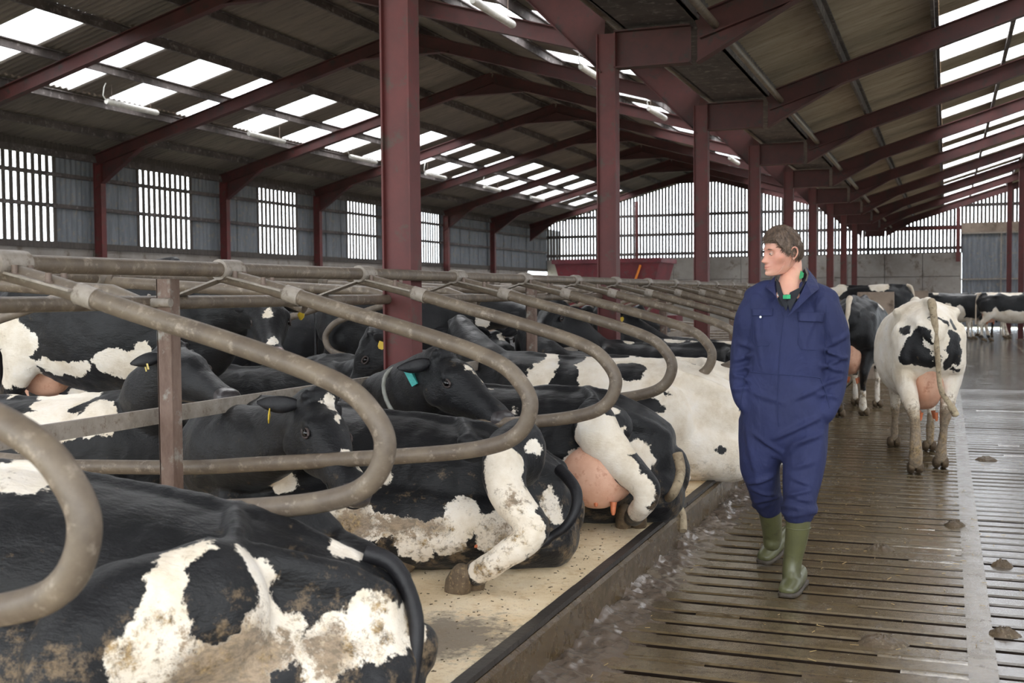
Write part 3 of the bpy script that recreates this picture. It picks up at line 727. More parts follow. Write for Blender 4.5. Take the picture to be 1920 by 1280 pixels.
def ear_mesh():
    mb = MB(); n = 9; vs = []
    for i in range(n+1):
        t = i/n; w = .050*math.sin(math.pi*min(1, .12+t*.88))**.75*(1-.25*t); L = .175*t
        for k in range(7):
            a = (k/6-.5)*2; vs.append((a*w, L, .045*(1-a*a)*-1*math.sin(math.pi*min(1, .15+t*.8))))
    for i in range(n+1):
        t = i/n; w = .048*math.sin(math.pi*min(1, .12+t*.88))**.75*(1-.25*t); L = .173*t
        for k in range(7):
            a = (k/6-.5)*2; vs.append((a*w, L, -.010-.047*(1-a*a)*math.sin(math.pi*min(1, .15+t*.8))))
    q = (n+1)*7; fs = []
    for o, fl_ in ((0, 0), (q, 1)):
        for i in range(n):
            for k in range(6):
                f = (o+i*7+k, o+i*7+k+1, o+(i+1)*7+k+1, o+(i+1)*7+k); fs.append(f if not fl_ else f[::-1])
    for i in range(n):
        fs.append((i*7, (i+1)*7, q+(i+1)*7, q+i*7)); fs.append((i*7+6, q+i*7+6, q+(i+1)*7+6, (i+1)*7+6))
    fs.append(tuple(n*7+k for k in range(7)) + tuple(q+n*7+k for k in reversed(range(7))))
    mb.add(vs, fs, True); return mb.mesh('ear')
EAR_K = ear_mesh(); EAR_K.materials.append(M['fur_k'])
EAR_W = ear_mesh(); EAR_W.materials.append(M['fur_w'])
EYE = MB().ball((0, 0, 0), (.021, .014, .019), 16, 10).mesh('eye'); EYE.materials.append(M['eye'])
LID = MB()
for sg in (1, -1):
    LID.tube([Vector((.028*math.cos(a), .004, sg*.019*math.sin(a)+.001)) for a in [math.pi*k/10 for k in range(11)]], [.003]+[.006]*9+[.003], 8)
LID = LID.mesh('eyelid'); LID.materials.append(M['lidm'])
NOS = MB().ball((0, 0, 0), (.010, .014, .010), 10, 8).mesh('nostril'); NOS.materials.append(M['dark'])
def muz_mesh(mat):
    mb = MB(); mb.loft([((.465, 0, -.093), .070, .052, 2.4), ((.50, 0, -.092), .079, .054, 2.5), ((.525, 0, -.094), .074, .050, 2.5), ((.545, 0, -.098), .058, .038, 2.3)], n=24, sub=3)
    me = fix_normals(mb.mesh('muzzle')); me.materials.append(mat); return me
MUZ_K = muz_mesh(M['nose']); MUZ_P = muz_mesh(M['nosepink'])
MOUTH = MB().tube(smooth_path([(.40, .070, -.140), (.46, .077, -.142), (.52, .055, -.145), (.545, 0, -.146), (.52, -.055, -.145), (.46, -.077, -.142), (.40, -.070, -.140)]), .004, 6).mesh('mouth_line'); MOUTH.materials.append(M['dark'])
def head_parts(root, B, T, s, ears=('k', 'k'), muzzle='k', tags=(), ear_drop=.45, ear_back=.55, body=None):
    def pm(name, me, lc, rot3=None, par=None):
        o = place(name, me, None, par or root)
        R3 = B @ (rot3 if rot3 is not None else Matrix.Identity(3)); m = (Matrix.LocRotScale(T(lc), R3.to_quaternion(), (s, s, s)))
        o.matrix_basis = m; return o
    for i, sy in enumerate((1, -1)):
        pm('eye', EYE, (.165, sy*.110, -.062))
        pm('eyelid', LID, (.165, sy*.116, -.062))
        pm('nostril', NOS, (.536, sy*.040, -.082))
        e = pm('ear', EAR_K if ears[i] == 'k' else EAR_W, (-.015, sy*.085, -.035),
               (Matrix.Rotation(sy*ear_back, 3, 'Z') @ Matrix.Rotation(0 if sy > 0 else math.pi, 3, 'Z') @ Matrix.Rotation(-ear_drop, 3, 'X') @ Matrix.Rotation(-1.15 if sy > 0 else 1.15, 3, 'Y')))
        if tags and tags[i]:
            tg = MB()
            if tags[i] == 'y': tg.prism([(-.022, 0), (.022, 0), (.026, -.04), (.014, -.055), (-.014, -.055), (-.026, -.04)], (0, .11, -.055), (0, .114, -.055), (1, 0, 0))
            else: tg.box((-.01, .085, -.065), (.005, .010, .065)); tg.box((.014, .10, -.06), (.004, .008, .05))
            o = tg.build('ear_tag', M['yellow'] if tags[i] == 'y' else M['yellowt'], e)
    pm('muzzle', MUZ_K if muzzle == 'k' else MUZ_P, (0, 0, 0)); pm('mouth_line', MOUTH, (0, 0, 0))

def hoof(root, P, d, s=1.0, mat='hoof'):
    s *= HOOF_S[0]
    """cloven hoof: P fetlock-side point, d toe direction"""
    B = basis(d, (0, 0, 1)); P = Vector(P); h = MB()
    for sy in (1, -1):
        h.loft([(P+B@Vector((-.03, sy*.028, .02))*s, .026*s, .035*s, 2.6), (P+B@Vector((.02, sy*.030, .0))*s, .032*s, .045*s, 2.6), (P+B@Vector((.065, sy*.028, -.02))*s, .026*s, .028*s, 2.6), (P+B@Vector((.09, sy*.018, -.032))*s, .012*s, .014*s, 2.2)], ref=B@Vector((0, 1, 0)), n=12, sub=2)
    h.mesh_ = None
    me = fix_normals(h.mesh('hoof')); return place('hoof', me, M[mat], root)

HOOF_S = [1.0]
def blob_pts(root, me, blobs):
    """('w', (px, py), r) items are found on the coat surface by sighting"""
    bvh = None; out = []
    inv = (Matrix.Translation(root.location) @ Euler(root.rotation_euler).to_matrix().to_4x4()).inverted()
    for b in blobs:
        if len(b[1]) == 3: out.append(b); continue
        if bvh is None: bvh = BVHTree.FromPolygons([v.co for v in me.vertices], [p.vertices for p in me.polygons])
        o = inv @ Vector((0, 0, CAM_H)); d = (inv.to_3x3() @ ray(*b[1])).normalized()
        h = bvh.ray_cast(o, d)
        if h[0] is None: h = bvh.find_nearest(o+d*((Vector(root.location)-Vector((0, 0, CAM_H))).length))
        out.append((b[0], tuple(h[0]), b[2]))
    return out

def udder(root, c, r, teats, mat='pink'):
    u = MB(); u.ball(c, r, 24, 14)
    if r[2] > .19: u.ball((c[0]-r[0]*.55, c[1], c[2]+r[2]*.75), (r[0]*.55, r[1]*.72, r[2]*1.0), 20, 12)
    u.ball((c[0], c[1]+r[1]*.38, c[2]-r[2]*.12), (r[0]*.8, r[1]*.66, r[2]*.92), 16, 10); u.ball((c[0]+r[0]*.35, c[1], c[2]-r[2]*.1), (r[0]*.7, r[1]*.9, r[2]*.85), 20, 12)
    me = remesh(u, .02, 4); o = place('udder', me, M[mat], root)
    for tpos, td in teats:
        tpos = Vector(tpos); td = Vector(td).normalized()
        MB().tube([tpos-td*.02, tpos, tpos+td*.035, tpos+td*.05], [.02, .016, .013, .007], 10).build('teat', M['teat'], o)
    return o

def standing(name, loc, rz, label, blobs, base='k', voxel=.02, s=1.0, head='fwd', dirt=.3, leg_shift=(0, 0, 0, 0), group=None, parts=True, ears=('k', 'k'), tags=(), muzzle='k', tail='k', tail_sw=(0, 0), us=1.0, fatL=1.0, seed=0, leg_c='w', whitefore=True):
    root = empty('cow', loc, rz, kind='thing', label=label, category='cow')
    if group: root['group'] = group
    mb = MB(); V = lambda x, y, z: Vector((x, y, z))*s
    f = fatL
    mb.loft([(V(-.86, 0, 1.20), .10*s, .14*s), (V(-.80, 0, 1.18), .17*s, .22*s), (V(-.68, 0, 1.12), .235*s, .30*s, 2.4), (V(-.50, 0, 1.07), .275*s, .37*s, 2.6), (V(-.33, 0, 1.04), .30*s, .41*s, 2.5),
             (V(-.10, 0, .99), .345*s*f, .43*s, 2.2), (V(.15, 0, .97), .375*s*f, .44*s, 2.1), (V(.40, 0, .98), .34*s, .43*s, 2.2), (V(.60, 0, 1.02), .27*s, .41*s, 2.2), (V(.78, 0, 1.08), .20*s, .34*s, 2.2), (V(.90, 0, 1.12), .13*s, .24*s, 2.1)], n=32)
    for sy in (1, -1):
        mb.ball(V(-.38, sy*.235, 1.335), (.08*s, .045*s, .045*s)); mb.loft([(V(-.36, 0, 1.40), .03*s, .05*s), (V(-.38, sy*.20, 1.345), .03*s, .05*s)], ref=(1, 0, 0), n=10); mb.loft([(V(-.40, sy*.22, 1.31), .035*s, .06*s), (V(-.84, sy*.10, 1.24), .035*s, .05*s)], n=12); mb.ball(V(-.84, sy*.10, 1.24), (.05*s, .04*s, .045*s)); mb.ball(V(-.60, sy*.23, 1.12), (.12*s, .07*s, .14*s))
    mb.loft([(V(-.80, 0, 1.40), .035*s, .04*s), (V(-.5, 0, 1.42), .05*s, .05*s), (V(0, 0, 1.40), .04*s, .04*s), (V(.5, 0, 1.42), .05*s, .05*s)], n=12)
    sh = leg_shift; feet = []
    for i, sy in enumerate((1, -1)):
        dx = sh[i]
        mb.loft([(V(-.60, sy*.15, 1.15), .12*s, .24*s), (V(-.58+dx*.1, sy*.185, .98), .115*s, .23*s), (V(-.56+dx*.25, sy*.20, .82), .09*s, .17*s), (V(-.64+dx*.4, sy*.17, .66), .070*s, .105*s), (V(-.72+dx*.6, sy*.145, .54), .060*s, .078*s), (V(-.72+dx*.75, sy*.135, .46), .050*s, .060*s),
                 (V(-.69+dx*.85, sy*.125, .32), .040*s, .046*s), (V(-.67+dx, sy*.12, .17), .050*s, .054*s), (V(-.64+dx, sy*.12, .09), .050*s, .052*s)], n=16)
        feet.append((-.62+dx, sy*.12))
    for i, sy in enumerate((1, -1)):
        dx = sh[2+i]
        mb.loft([(V(.62, sy*.16, 1.10), .09*s, .20*s), (V(.58, sy*.19, .88), .10*s, .15*s), (V(.55+dx*.3, sy*.17, .70), .07*s, .09*s), (V(.55+dx*.6, sy*.155, .52), .048*s, .055*s), (V(.56+dx*.7, sy*.15, .43), .048*s, .052*s), (V(.55+dx*.85, sy*.15, .30), .034*s, .036*s), (V(.56+dx, sy*.15, .16), .040*s, .042*s), (V(.58+dx, sy*.15, .09), .040*s, .045*s)], n=16)
        feet.append((.60+dx, sy*.15))
    if isinstance(head, str):
        hp, hd = {'fwd': ((1.28, 0, 1.36), (.82, 0, -.55)), 'down': ((1.25, 0, 1.05), (.55, 0, -.85)), 'left': ((1.22, .14, 1.38), (.5, .75, -.45)), 'right': ((1.22, -.14, 1.38), (.5, -.75, -.45))}[head]
    else: hp, hd = head
    hp = Vector(hp)
    mb.loft([(V(.55, 0, 1.12), .19*s, .30*s), (V(.80, hp.y*.2, 1.14), .15*s, .25*s), (V(.80, 0, 1.14).lerp(hp*s, .5), .11*s, .18*s), (hp*s+Vector((0, 0, -.08))*s, .09*s, .12*s)], n=20)
    B, T = head_lofts(mb, hp*s, hd, (0, 0, 1), s)
    me = remesh(mb, voxel, 4 if voxel > .018 else 7, organic=.012)
    bl = blob_pts(root, me, blobs)
    me.materials.append(coat(name+'_coat', bl, base, dirt, .55*s, seed))
    place('body', me, None, root)
    if parts:
        head_parts(root, B, T, s, ears, muzzle, tags)
    for x, y in feet: hoof(root, V(x, y, .052), (1, 0, 0), s*1.1)
    a, b = tail_sw
    MB().tube(smooth_path([V(-.78, 0, 1.43), V(-.87, 0, 1.38), V(-.915, a*.3, 1.20), V(-.93, a*.6, .95), V(-.93, a, .72), V(-.93+b*.3, a*1.3+b, .60), V(-.93+b*.3, a*1.5+b*1.8, .50)]), [.035*s]*7+[.028*s]*6+[.022*s]*6+[.020*s]*6+[.022*s]*6+[.03*s]*5+[.012*s], 10).build('tail', M['fur_w' if tail == 'w' else 'fur_k' if tail == 'k' else 'fur_dirty'], root)
    if us:
        udder(root, V(-.56, 0, .76), (.20*s*us, .125*s, .21*s*us), [(V(-.62, sy*.06, .56*(2-us)), (0, sy*.1, -1)) for sy in (1, -1)]+[(V(-.44, sy*.06, .56*(2-us)), (0, sy*.1, -1)) for sy in (1, -1)])
    return root

def lying(name, loc, rz, label, blobs, base='k', voxel=.02, s=1.0, hp=(1.30, 0, .95), hd=(.8, 0, -.5), hup=(0, 0, 1), neck=None, hind=None, hind2=None, dirt=.35, group=None, parts=True, ears=('k', 'k'), tags=(), muzzle='k', tail=None, tail_m='k', lean=-.06, seed=0, droop=0, wide=1.0, extra=None, dirt_z=.15, ud=None, hump=0):
    root = empty('cow', loc, rz, kind='thing', label=label, category='cow')
    if group: root['group'] = group
    mb = MB(); V = lambda x, y, z: Vector((x, y, z))*s; L = lean; w = wide
    T_ = [(-.965, .44, .16, .07), (-.92, .52, .08, .14), (-.80, .61, .03, .205), (-.64, .685, 0, .26), (-.48, .735, 0, .305), (-.28, .745, 0, .335), (0, .755, 0, .365), (.25, .765, 0, .38), (.48, .79, 0, .34), (.66, .81, .01, .28), (.84, .76, .06, .20), (.97, .66, .16, .13)]
    dz = lambda x: -droop*max(0, min(1, (.15-x)/.6))
    mb.loft([(V(x, L*min(1, (1.0-x)), (zt+dz(x)+zb)/2), hw*s*w, (zt+dz(x)-zb)/2*s, 2.15) for x, zt, zb, hw in T_], n=36)
    mb.loft([(V(x, L*.5, h*.95), hw*s*w, h*s, 2.3) for x, hw, h in ((-.86, .20, .17), (-.6, .34, .22), (-.3, .40, .25), (0, .44, .27), (.3, .44, .27), (.55, .37, .25), (.78, .24, .2))], n=32)
    for sy in (1, -1):
        hk = V(-.50, L+sy*.245, .70+dz(-.5)); pn = V(-.90, L+sy*.09, .50+dz(-.9)*.6); sp_ = V(-.42, L, .735+dz(-.42))
        mb.loft([(sp_, .03*s, .05*s), (hk+Vector((0, -sy*.05*s, 0)), .03*s, .05*s), (hk, .025*s, .035*s)], ref=(1, 0, 0), n=12)
        mb.loft([(hk-Vector((0, 0, .03*s)), .03*s, .06*s), (hk.lerp(pn, .55)-Vector((0, 0, .02*s)), .05*s, .07*s), (pn, .035*s, .045*s)], n=14)
        mb.ball(hk, (.055*s, .032*s, .035*s)); mb.ball(pn, (.04*s, .035*s, .04*s))
        mb.ball(V(.55, sy*.19, .62), (.13*s, .07*s, .14*s))
        # folded fore leg
        mb.loft([(V(.60, sy*.28, .30), .10*s, .16*s), (V(.85, sy*.25, .14), .07*s, .085*s), (V(1.02, sy*.22, .08), .055*s, .06*s), (V(.90, sy*.15, .05), .035*s, .038*s), (V(.72, sy*.12, .05), .04*s, .04*s)], ref=(0, 1, 0), n=14)
    mb.loft([(V(-.90, L, .54+dz(-.9)), .03*s, .035*s), (V(-.6, L, .70+dz(-.6)), .035*s, .035*s), (V(-.3, L, .745+hump+dz(-.3)), .032*s, .035*s), (V(.1, L, .745+dz(.1)), .03*s, .035*s), (V(.5, L*.5, .775), .035*s, .045*s), (V(.7, L*.3, .77), .04*s, .06*s)], n=12)
    hp = Vector(hp); hdv = Vector(hd).normalized()
    nk = neck or [(.62, 0, .46), tuple(Vector((.66, 0, .5)).lerp(hp, .5)+Vector((.03, 0, -.02)))]
    secs = [(Vector(nk[0])*s, .22*s, .32*s)]+[(Vector(q)*s, (.165-.03*i)*s, (.235-.04*i)*s) for i, q in enumerate(nk[1:])]+[((hp-hdv*.02+Vector((0, 0, -.06)))*s, .10*s, .125*s)]
    lat = basis(hd, hup) @ Vector((0, 1, 0))
    mb.loft(secs, ref=(0, 1, 0) if abs(hdv.y) < .6 and hdv.x > 0 else (lat+Vector((0, .2, 0))).normalized(), n=24)
    B, T = head_lofts(mb, hp*s, hd, hup, s)
    def leg(pts):
        q = [Vector(a[0]) for a in pts]
        d = (q[-1]-q[0]); d.z = 0
        nrm = Vector((0, 0, 1)).cross(d).normalized() if d.length > .01 else Vector((0, 1, 0))
        mb.loft([(Vector(a[0]), a[1]*s, a[2]*s) for a in pts], ref=nrm, n=18)
    if hind is None:
        hind = [((-.50*s, .26*s, .42*s), .16, .22), ((-.28*s, .44*s, .34*s), .12, .17), ((-.40*s, .56*s, .20*s), .08, .11), ((-.62*s, .60*s, .10*s), .055, .07), ((-.45*s, .66*s, .06*s), .038, .045), ((-.28*s, .70*s, .06*s), .045, .045)]
    leg(hind)
    if hind2: leg(hind2)
    if extra:
        for a in extra: mb.loft([(Vector(q[0]), q[1], q[2]) for q in a], n=18)
    me = remesh(mb, voxel, 4 if voxel > .018 else 7, organic=.012)
    bl = blob_pts(root, me, blobs)
    me.materials.append(coat(name+'_coat', bl, base, dirt, dirt_z, seed))
    place('body', me, None, root)
    if parts: head_parts(root, B, T, s, ears, muzzle, tags)
    for hl in (hind, hind2):
        if hl:
            a, b = Vector(hl[-2][0]), Vector(hl[-1][0]); d = (b-a).normalized(); hoof(root, b+d*.06*s, (d.x, d.y, d.z-.15), s*1.05)
    tp = tail or [V(-.84, L, .56+dz(-.84)), V(-.93, L, .51+dz(-.93)), V(-.985, L+.01, .36), V(-.99, L+.04, .17), V(-.96, L+.10, .04)]
    tq = smooth_path(tp); n = len(tq)
    MB().tube(tq, [(.030-.014*i/n if i < n*.75 else .018+.012*math.sin((i/n-.75)*12))*s for i in range(n)], 10).build('tail', M['fur_w' if tail_m == 'w' else 'fur_k' if tail_m == 'k' else 'fur_dirty'], root)
    if ud: udder(root, *ud)
    return root

PI = math.pi
def Lc(root_loc, rz, w):   # world point into cow space
    return (Matrix.Translation(root_loc) @ Matrix.Rotation(rz, 4, 'Z')).inverted() @ Vector(w)
def legpts(loc, rz, arr): return [(tuple(Lc(loc, rz, p)), a, b) for p, a, b in arr]
#COWS#
# foreground cow, rump towards the kerb, between the first two loops
loc, rz = (-2.42, 2.74, .19), PI+.24
A1 = [(( -.52, .22, .45), .15, .20), ((-.24, .42, .38), .14, .19), ((-.32, .54, .22), .09, .13), ((-.58, .56, .11), .06, .08), ((-.42, .64, .06), .04, .05), ((-.25, .68, .06), .05, .05)]
lying('cow_near', loc, rz, 'huge black cow lying nearest the camera at the bottom left, white and brown stained thigh',
    [('w', (30, 890), (.12, .1, .14)), ('w', (75, 862), .07), ('w', (345, 1120), (.12, .2, .16)), ('w', (300, 1240), .12), ('w', (485, 1085), .11), ('w', (500, 1180), .13), ('w', (430, 1215), .15), ('w', (350, 1270), .13),
     ('w', (660, 1030), .07), ('w', (640, 1205), .09), ('w', (705, 1175), .10), ('w', (760, 1165), .07), ('w', (600, 1240), .06), ('k', (412, 1100), (.085, .12, .15)), ('k', (590, 1120), .05), ('b', (430, 1230), .14), ('b', (380, 1260), .12), ('b', (480, 1250), .12), ('b', (620, 1230), .06)],
    voxel=.013, s=1.03, droop=.115, extra=[[((-.54, -.16, .58), .06, .06), ((-.60, -.26, .61), .055, .06), ((-.66, -.32, .54), .05, .06)]], hp=(1.36, -.15, .82), hd=(.9, -.2, -.3), hind=A1, dirt=.8, dirt_z=.42, wide=1.02, lean=-.10, seed=1,
    tail=[(-.84, -.10, .54), (-.93, -.10, .50), (-1.0, -.06, .36), (-1.0, .0, .2), (-.98, .06, .06)])
# second cow: head turned back, legs out on the sawdust
loc, rz = (-2.62, 5.02, .19), PI+.19
HOOF_S[0] = 1.35
p = at(596, 752, Y=4.44); q = at(700, 915, Y=4.18)
hl = legpts(loc, rz, [(at(975, 850, Y=4.90), .13, .17), (at(945, 865, Y=4.74), .10, .13), (at(955, 925, Y=4.64), .085, .10), (at(1000, 985, Y=4.60), .070, .085), (at(1000, 1005, Y=4.57), .060, .066), (at(940, 1045, Y=4.52), .055, .058), (at(893, 1078, Z=.28), .062, .058)])
h2 = legpts(loc, rz, [(at(900, 985, Y=4.95), .09, .10), (at(860, 1010, Y=4.80), .060, .065), (at(815, 1030, Z=.275), .046, .048), (at(775, 1040, Z=.27), .052, .050)])
lying('cow_second', loc, rz, 'black cow with white forehead tuft facing the camera, both hind hooves out on the sawdust',
    [('w', (955, 870), (.13, .1, .09)), ('w', (1000, 840), .05), ('w', (950, 930), .13), ('w', (940, 1000), .12), ('w', (985, 1000), .1), ('w', (900, 1060), .11), ('w', (1035, 950), (.05, .05, .10)), ('w', (1010, 1000), .06),
     ('w', (870, 960), (.09, .07, .13)), ('w', (800, 1000), (.16, .1, .05)), ('w', (700, 985), (.2, .1, .07)), ('w', (640, 970), (.14, .1, .09)), ('w', (840, 1010), .09), ('w', (780, 1030), .1), ('w', (690, 930), .055), ('w', (715, 900), .04),
     ('w', (612, 755), (.05, .05, .055)), ('w', (630, 778), .022), ('w', (645, 805), .012), ('w', (905, 1070), .09), ('w', (950, 1035), .09), ('w', (530, 900), .06), ('w', (660, 860), .05), ('w', (690, 780), .05),
     ('k', (1010, 890), .06), ('k', (1055, 900), .06), ('k', (740, 880), .05), ('b', (760, 985), (.2, .1, .06)), ('b', (660, 985), (.15, .1, .07)), ('b', (950, 1000), .05), ('b', (960, 930), .04)],
    voxel=.0125, hp=tuple(Lc(loc, rz, p)), hd=tuple(Lc(loc, rz, q)-Lc(loc, rz, p)), hup=(0, -.25, 1),
    neck=[(.62, 0, .46), (.82, .12, .55), tuple(Lc(loc, rz, at(505, 835, Y=4.60)))], hind=hl, hind2=h2, dirt=.75, dirt_z=.30, seed=2, droop=.07, ears=('k', 'k'), tags=('e', 'y'), lean=-.04,
    tail=[Lc(loc, rz, v) for v in (at(1050, 880, Y=5.0), at(1078, 915, Y=4.9), at(1080, 950, Y=4.85), at(1062, 985, Y=4.82), at(1030, 1008, Y=4.80), at(1010, 1020, Y=4.78))],
    ud=(Lc(loc, rz, at(885, 972, Y=4.93)), (.18, .125, .12), [(Lc(loc, rz, at(893, 1006, Y=4.83)), (0, .3, -1))]))
# third cow with the collar
loc, rz = (-2.38, 6.30, .19), PI+.13
p = at(832, 668, Y=5.66); q = at(978, 778, Y=5.50)
hl = legpts(loc, rz, [(at(1130, 800, Y=6.10), .14, .18), (at(1115, 800, Y=5.95), .11, .14), (at(1150, 850, Y=5.92), .085, .11), (at(1200, 900, Y=5.86), .072, .09), (at(1218, 925, Y=5.84), .064, .07), (at(1203, 950, Y=5.86), .052, .055), (at(1188, 968, Z=.28), .058, .056)])
h2 = legpts(loc, rz, [(at(1130, 900, Y=6.2), .08, .09), (at(1100, 935, Y=6.12), .05, .055), (at(1075, 940, Y=6.1), .045, .045), (at(1050, 940, Y=6.08), .04, .04)])
c3 = lying('cow_collared', loc, rz, 'black cow with grey collar and teal transponder, head before the nearest red column',
    [('w', (1120, 805), (.13, .1, .09)), ('w', (1165, 815), .11), ('w', (1195, 850), .09), ('w', (1095, 830), .09), ('w', (1140, 860), .11), ('w', (1170, 890), .1), ('w', (1200, 925), .1), ('w', (1190, 960), .1), ('w', (1090, 880), .12), ('w', (1060, 900), .08), ('w', (1150, 770), .04),
     ('w', (874, 690), .026), ('w', (890, 703), .024), ('w', (905, 718), .022), ('w', (918, 730), .018), ('w', (960, 768), .03), ('w', (1215, 870), .05), ('k', (1250, 850), .07)],
    voxel=.0125, hp=tuple(Lc(loc, rz, p)), hd=tuple(Lc(loc, rz, q)-Lc(loc, rz, p)), neck=[(.62, 0, .46), (.80, .10, .60), tuple(Lc(loc, rz, at(778, 735, Y=5.80)))], hind=hl, hind2=h2,
    dirt=.3, dirt_z=.2, seed=3, ears=('k', 'k'), tags=('e', None), lean=-.05,
    tail=[Lc(loc, rz, v) for v in (at(1270, 850, Y=6.30), at(1276, 885, Y=6.25), at(1262, 925, Y=6.1), at(1238, 945, X=-1.62), at(1258, 944, X=-1.56), at(1275, 955, X=-1.50), at(1281, 995, X=-1.46))], tail_m='d',
    ud=(Lc(loc, rz, at(1122, 890, Y=5.98)), (.21, .17, .17), [(Lc(loc, rz, at(1118, 932, Y=5.86)), (0, .3, -1)), (Lc(loc, rz, at(1150, 948, Y=5.86)), (0, .2, -1)), (Lc(loc, rz, at(1132, 935, Y=5.95)), (0, .2, -1))]))
B_ = basis(Lc(loc, rz, q)-Lc(loc, rz, p)); a = Lc(loc, rz, at(768, 745, Y=5.77))
nd = (Lc(loc, rz, at(812, 690, Y=5.66))-Lc(loc, rz, at(740, 790, Y=5.9))).normalized(); B2 = basis(nd)
MB().tube([a+B2@Vector((0, .150*math.cos(t), .205*math.sin(t))) for t in [2*PI*k/28 for k in range(28)]], .012, 8, closed=True).build('collar', M['collar'], c3)
tp = Lc(loc, rz, at(772, 706, Y=5.6)); MB().box(tp, (.035, .05, .10), Matrix.Rotation(.5, 3, 'Y')).build('transponder', M['teal'], c3)
HOOF_S[0] = 1.0
# white cow, head away
loc, rz = (-2.32, 7.95, .19), PI+.05
lying('cow_white', loc, rz, 'large mostly white cow lying beyond the collared cow, with small black spots',
    [('k', (1.02, -.05, .55), (.62, .7, .9)), ('k', (1182, 692), .11), ('k', (1075, 668), (.10, .25, .16)), ('k', (1055, 720), (.10, .3, .25)), ('k', (1200, 762), (.09, .1, .08)), ('k', (1222, 760), .06), ('k', (1238, 770), .035), ('k', (1252, 735), .02), ('k', (1350, 842), .03)],
    base='w', voxel=.016, s=1.10, hp=(1.10, -.30, .98), hd=(.3, -.9, -.35), dirt=.25, seed=4, wide=1.05, ears=('k', 'k'), tags=('y', 'e'))
loc, rz = (-2.30, 9.2, .19), PI+.03
lying('cow_fifth', loc, rz, 'grey-black cow with a white stripe over its back, lying behind the white cow',
    [('w', (1300, 668), (.3, .2, .1)), ('w', (1370, 700), .3), ('w', (1205, 660), (.12, .2, .03)), ('w', (1190, 648), .04)], voxel=.02, hp=(1.08, -.2, 1.02), hd=(.3, -.85, -.4), seed=5, s=1.02)
loc, rz = (-2.35, 10.5, .19), PI
lying('cow_sixth', loc, rz, 'all black cow with raised shoulders, lying further along behind the white striped one', [('w', (1180, 612), .04)], voxel=.022, s=1.08, hp=(1.02, .15, 1.12), hd=(.2, .9, -.35), seed=6, hump=.03)
loc, rz = (-2.35, 11.75, .19), PI
lying('cow_seventh', loc, rz, 'black cow with white shoulder patches seen through the farther loops', [('w', (1330, 618), (.2, .2, .08)), ('w', (1360, 610), .12), ('w', (1270, 600), .1)], voxel=.024, s=1.05, hp=(1.05, -.1, 1.1), hd=(.2, -.9, -.4), seed=7, tags=('y', 'y'))
loc, rz = (-2.35, 13.0, .19), PI
lying('cow_eighth', loc, rz, 'white faced black cow lying at the far end of the row, beside the man', [('w', (1378, 610), .15), ('w', (1385, 640), .1)], voxel=.026, hp=(1.2, .1, 1.1), hd=(.3, .8, -.4), seed=8)
# opposite row, facing us
loc, rz = (-5.02, 5.42, .19), .02
p = at(330, 655, Y=5.22); q = at(474, 742, Y=5.06)
lying('young_cow', loc, rz, 'young black cow with white shoulder lying behind the nearest rusty post, head in profile',
    [('w', (120, 740), (.28, .2, .16)), ('w', (190, 700), (.16, .2, .10)), ('w', (80, 800), (.25, .2, .14)), ('w', (180, 780), (.12, .1, .16)), ('w', (60, 730), .12), ('k', (20, 760), (.14, .2, .12)), ('k', (165, 700), .03), ('w', (362, 655), (.05, .05, .012)), ('w', (335, 765), .03)],
    voxel=.0135, s=.95, hp=tuple(Lc(loc, rz, p)/.95), hd=tuple(Lc(loc, rz, q)-Lc(loc, rz, p)), neck=[(.60, 0, .50), (.78, -.02, .62), tuple(Lc(loc, rz, at(285, 740, Y=5.3))/.95)], dirt=.2, seed=9, tags=(None, 'e'), hind=[((-.50, -.26, .42), .16, .22), ((-.28, -.42, .34), .12, .17), ((-.40, -.52, .20), .08, .11), ((-.62, -.54, .10), .055, .07), ((-.45, -.58, .06), .038, .045), ((-.28, -.60, .06), .045, .045)])
loc, rz = (-5.75, 6.85, .2), .06
p = at(505, 562, Y=6.75); q = at(512, 655, Y=6.30)
standing('cow_tall', loc, rz, 'big black cow standing behind the rails at left, white blazed face and pink nose',
    [('w', (0, 620), (.2, .3, .12)), ('w', (40, 640), (.14, .3, .1)), ('w', (20, 690), (.2, .3, .16)), ('w', (120, 690), (.3, .3, .06)), ('w', (230, 680), (.22, .3, .1)), ('w', (265, 655), (.06, .3, .07)), ('w', (350, 500), .06), ('w', (110, 480), (.2, .1, .02)),
     ('w', (505, 585), (.02, .05, .06)), ('w', (510, 640), .05), ('w', (360, 820), (.1, .3, .25)), ('w', (345, 760), (.08, .3, .12))],
    voxel=.016, s=1.09, head=(tuple(Lc(loc, rz, p)/1.09), tuple(Lc(loc, rz, q)-Lc(loc, rz, p))), muzzle='p', seed=10, tags=('y', None), dirt=.3, us=1.15)
loc, rz = (-5.10, 7.75, .19), 0
p = at(700, 628, Y=7.30); q = at(612, 768, Y=7.20)
lying('cow_starred', loc, rz, 'black cow with a white forehead star, head turned left beside the nearest red column',
    [('w', (660, 640), (.045, .05, .04))], voxel=.015, hp=tuple(Lc(loc, rz, p)), hd=tuple(Lc(loc, rz, q)-Lc(loc, rz, p)), neck=[(.62, 0, .48), (.95, 0, .62), tuple(Lc(loc, rz, at(725, 690, Y=7.45)))], seed=11, tags=('y', None), dirt=.1)
loc, rz = (-5.05, 9.5, .19), 0
p = at(930, 632, Y=9.3); q = at(982, 690, Y=9.05)
lying('cow_slanted_stripe', loc, rz, 'black cow with a slanting white neck stripe, lying just left of the second rusty post',
    [('w', (945, 628), (.05, .1, .05)), ('w', (960, 635), (.10, .15, .03)), ('w', (930, 725), (.2, .2, .05))], voxel=.02, hp=tuple(Lc(loc, rz, p)), hd=tuple(Lc(loc, rz, q)-Lc(loc, rz, p)), seed=12, tags=(None, 'e'), dirt=.1)
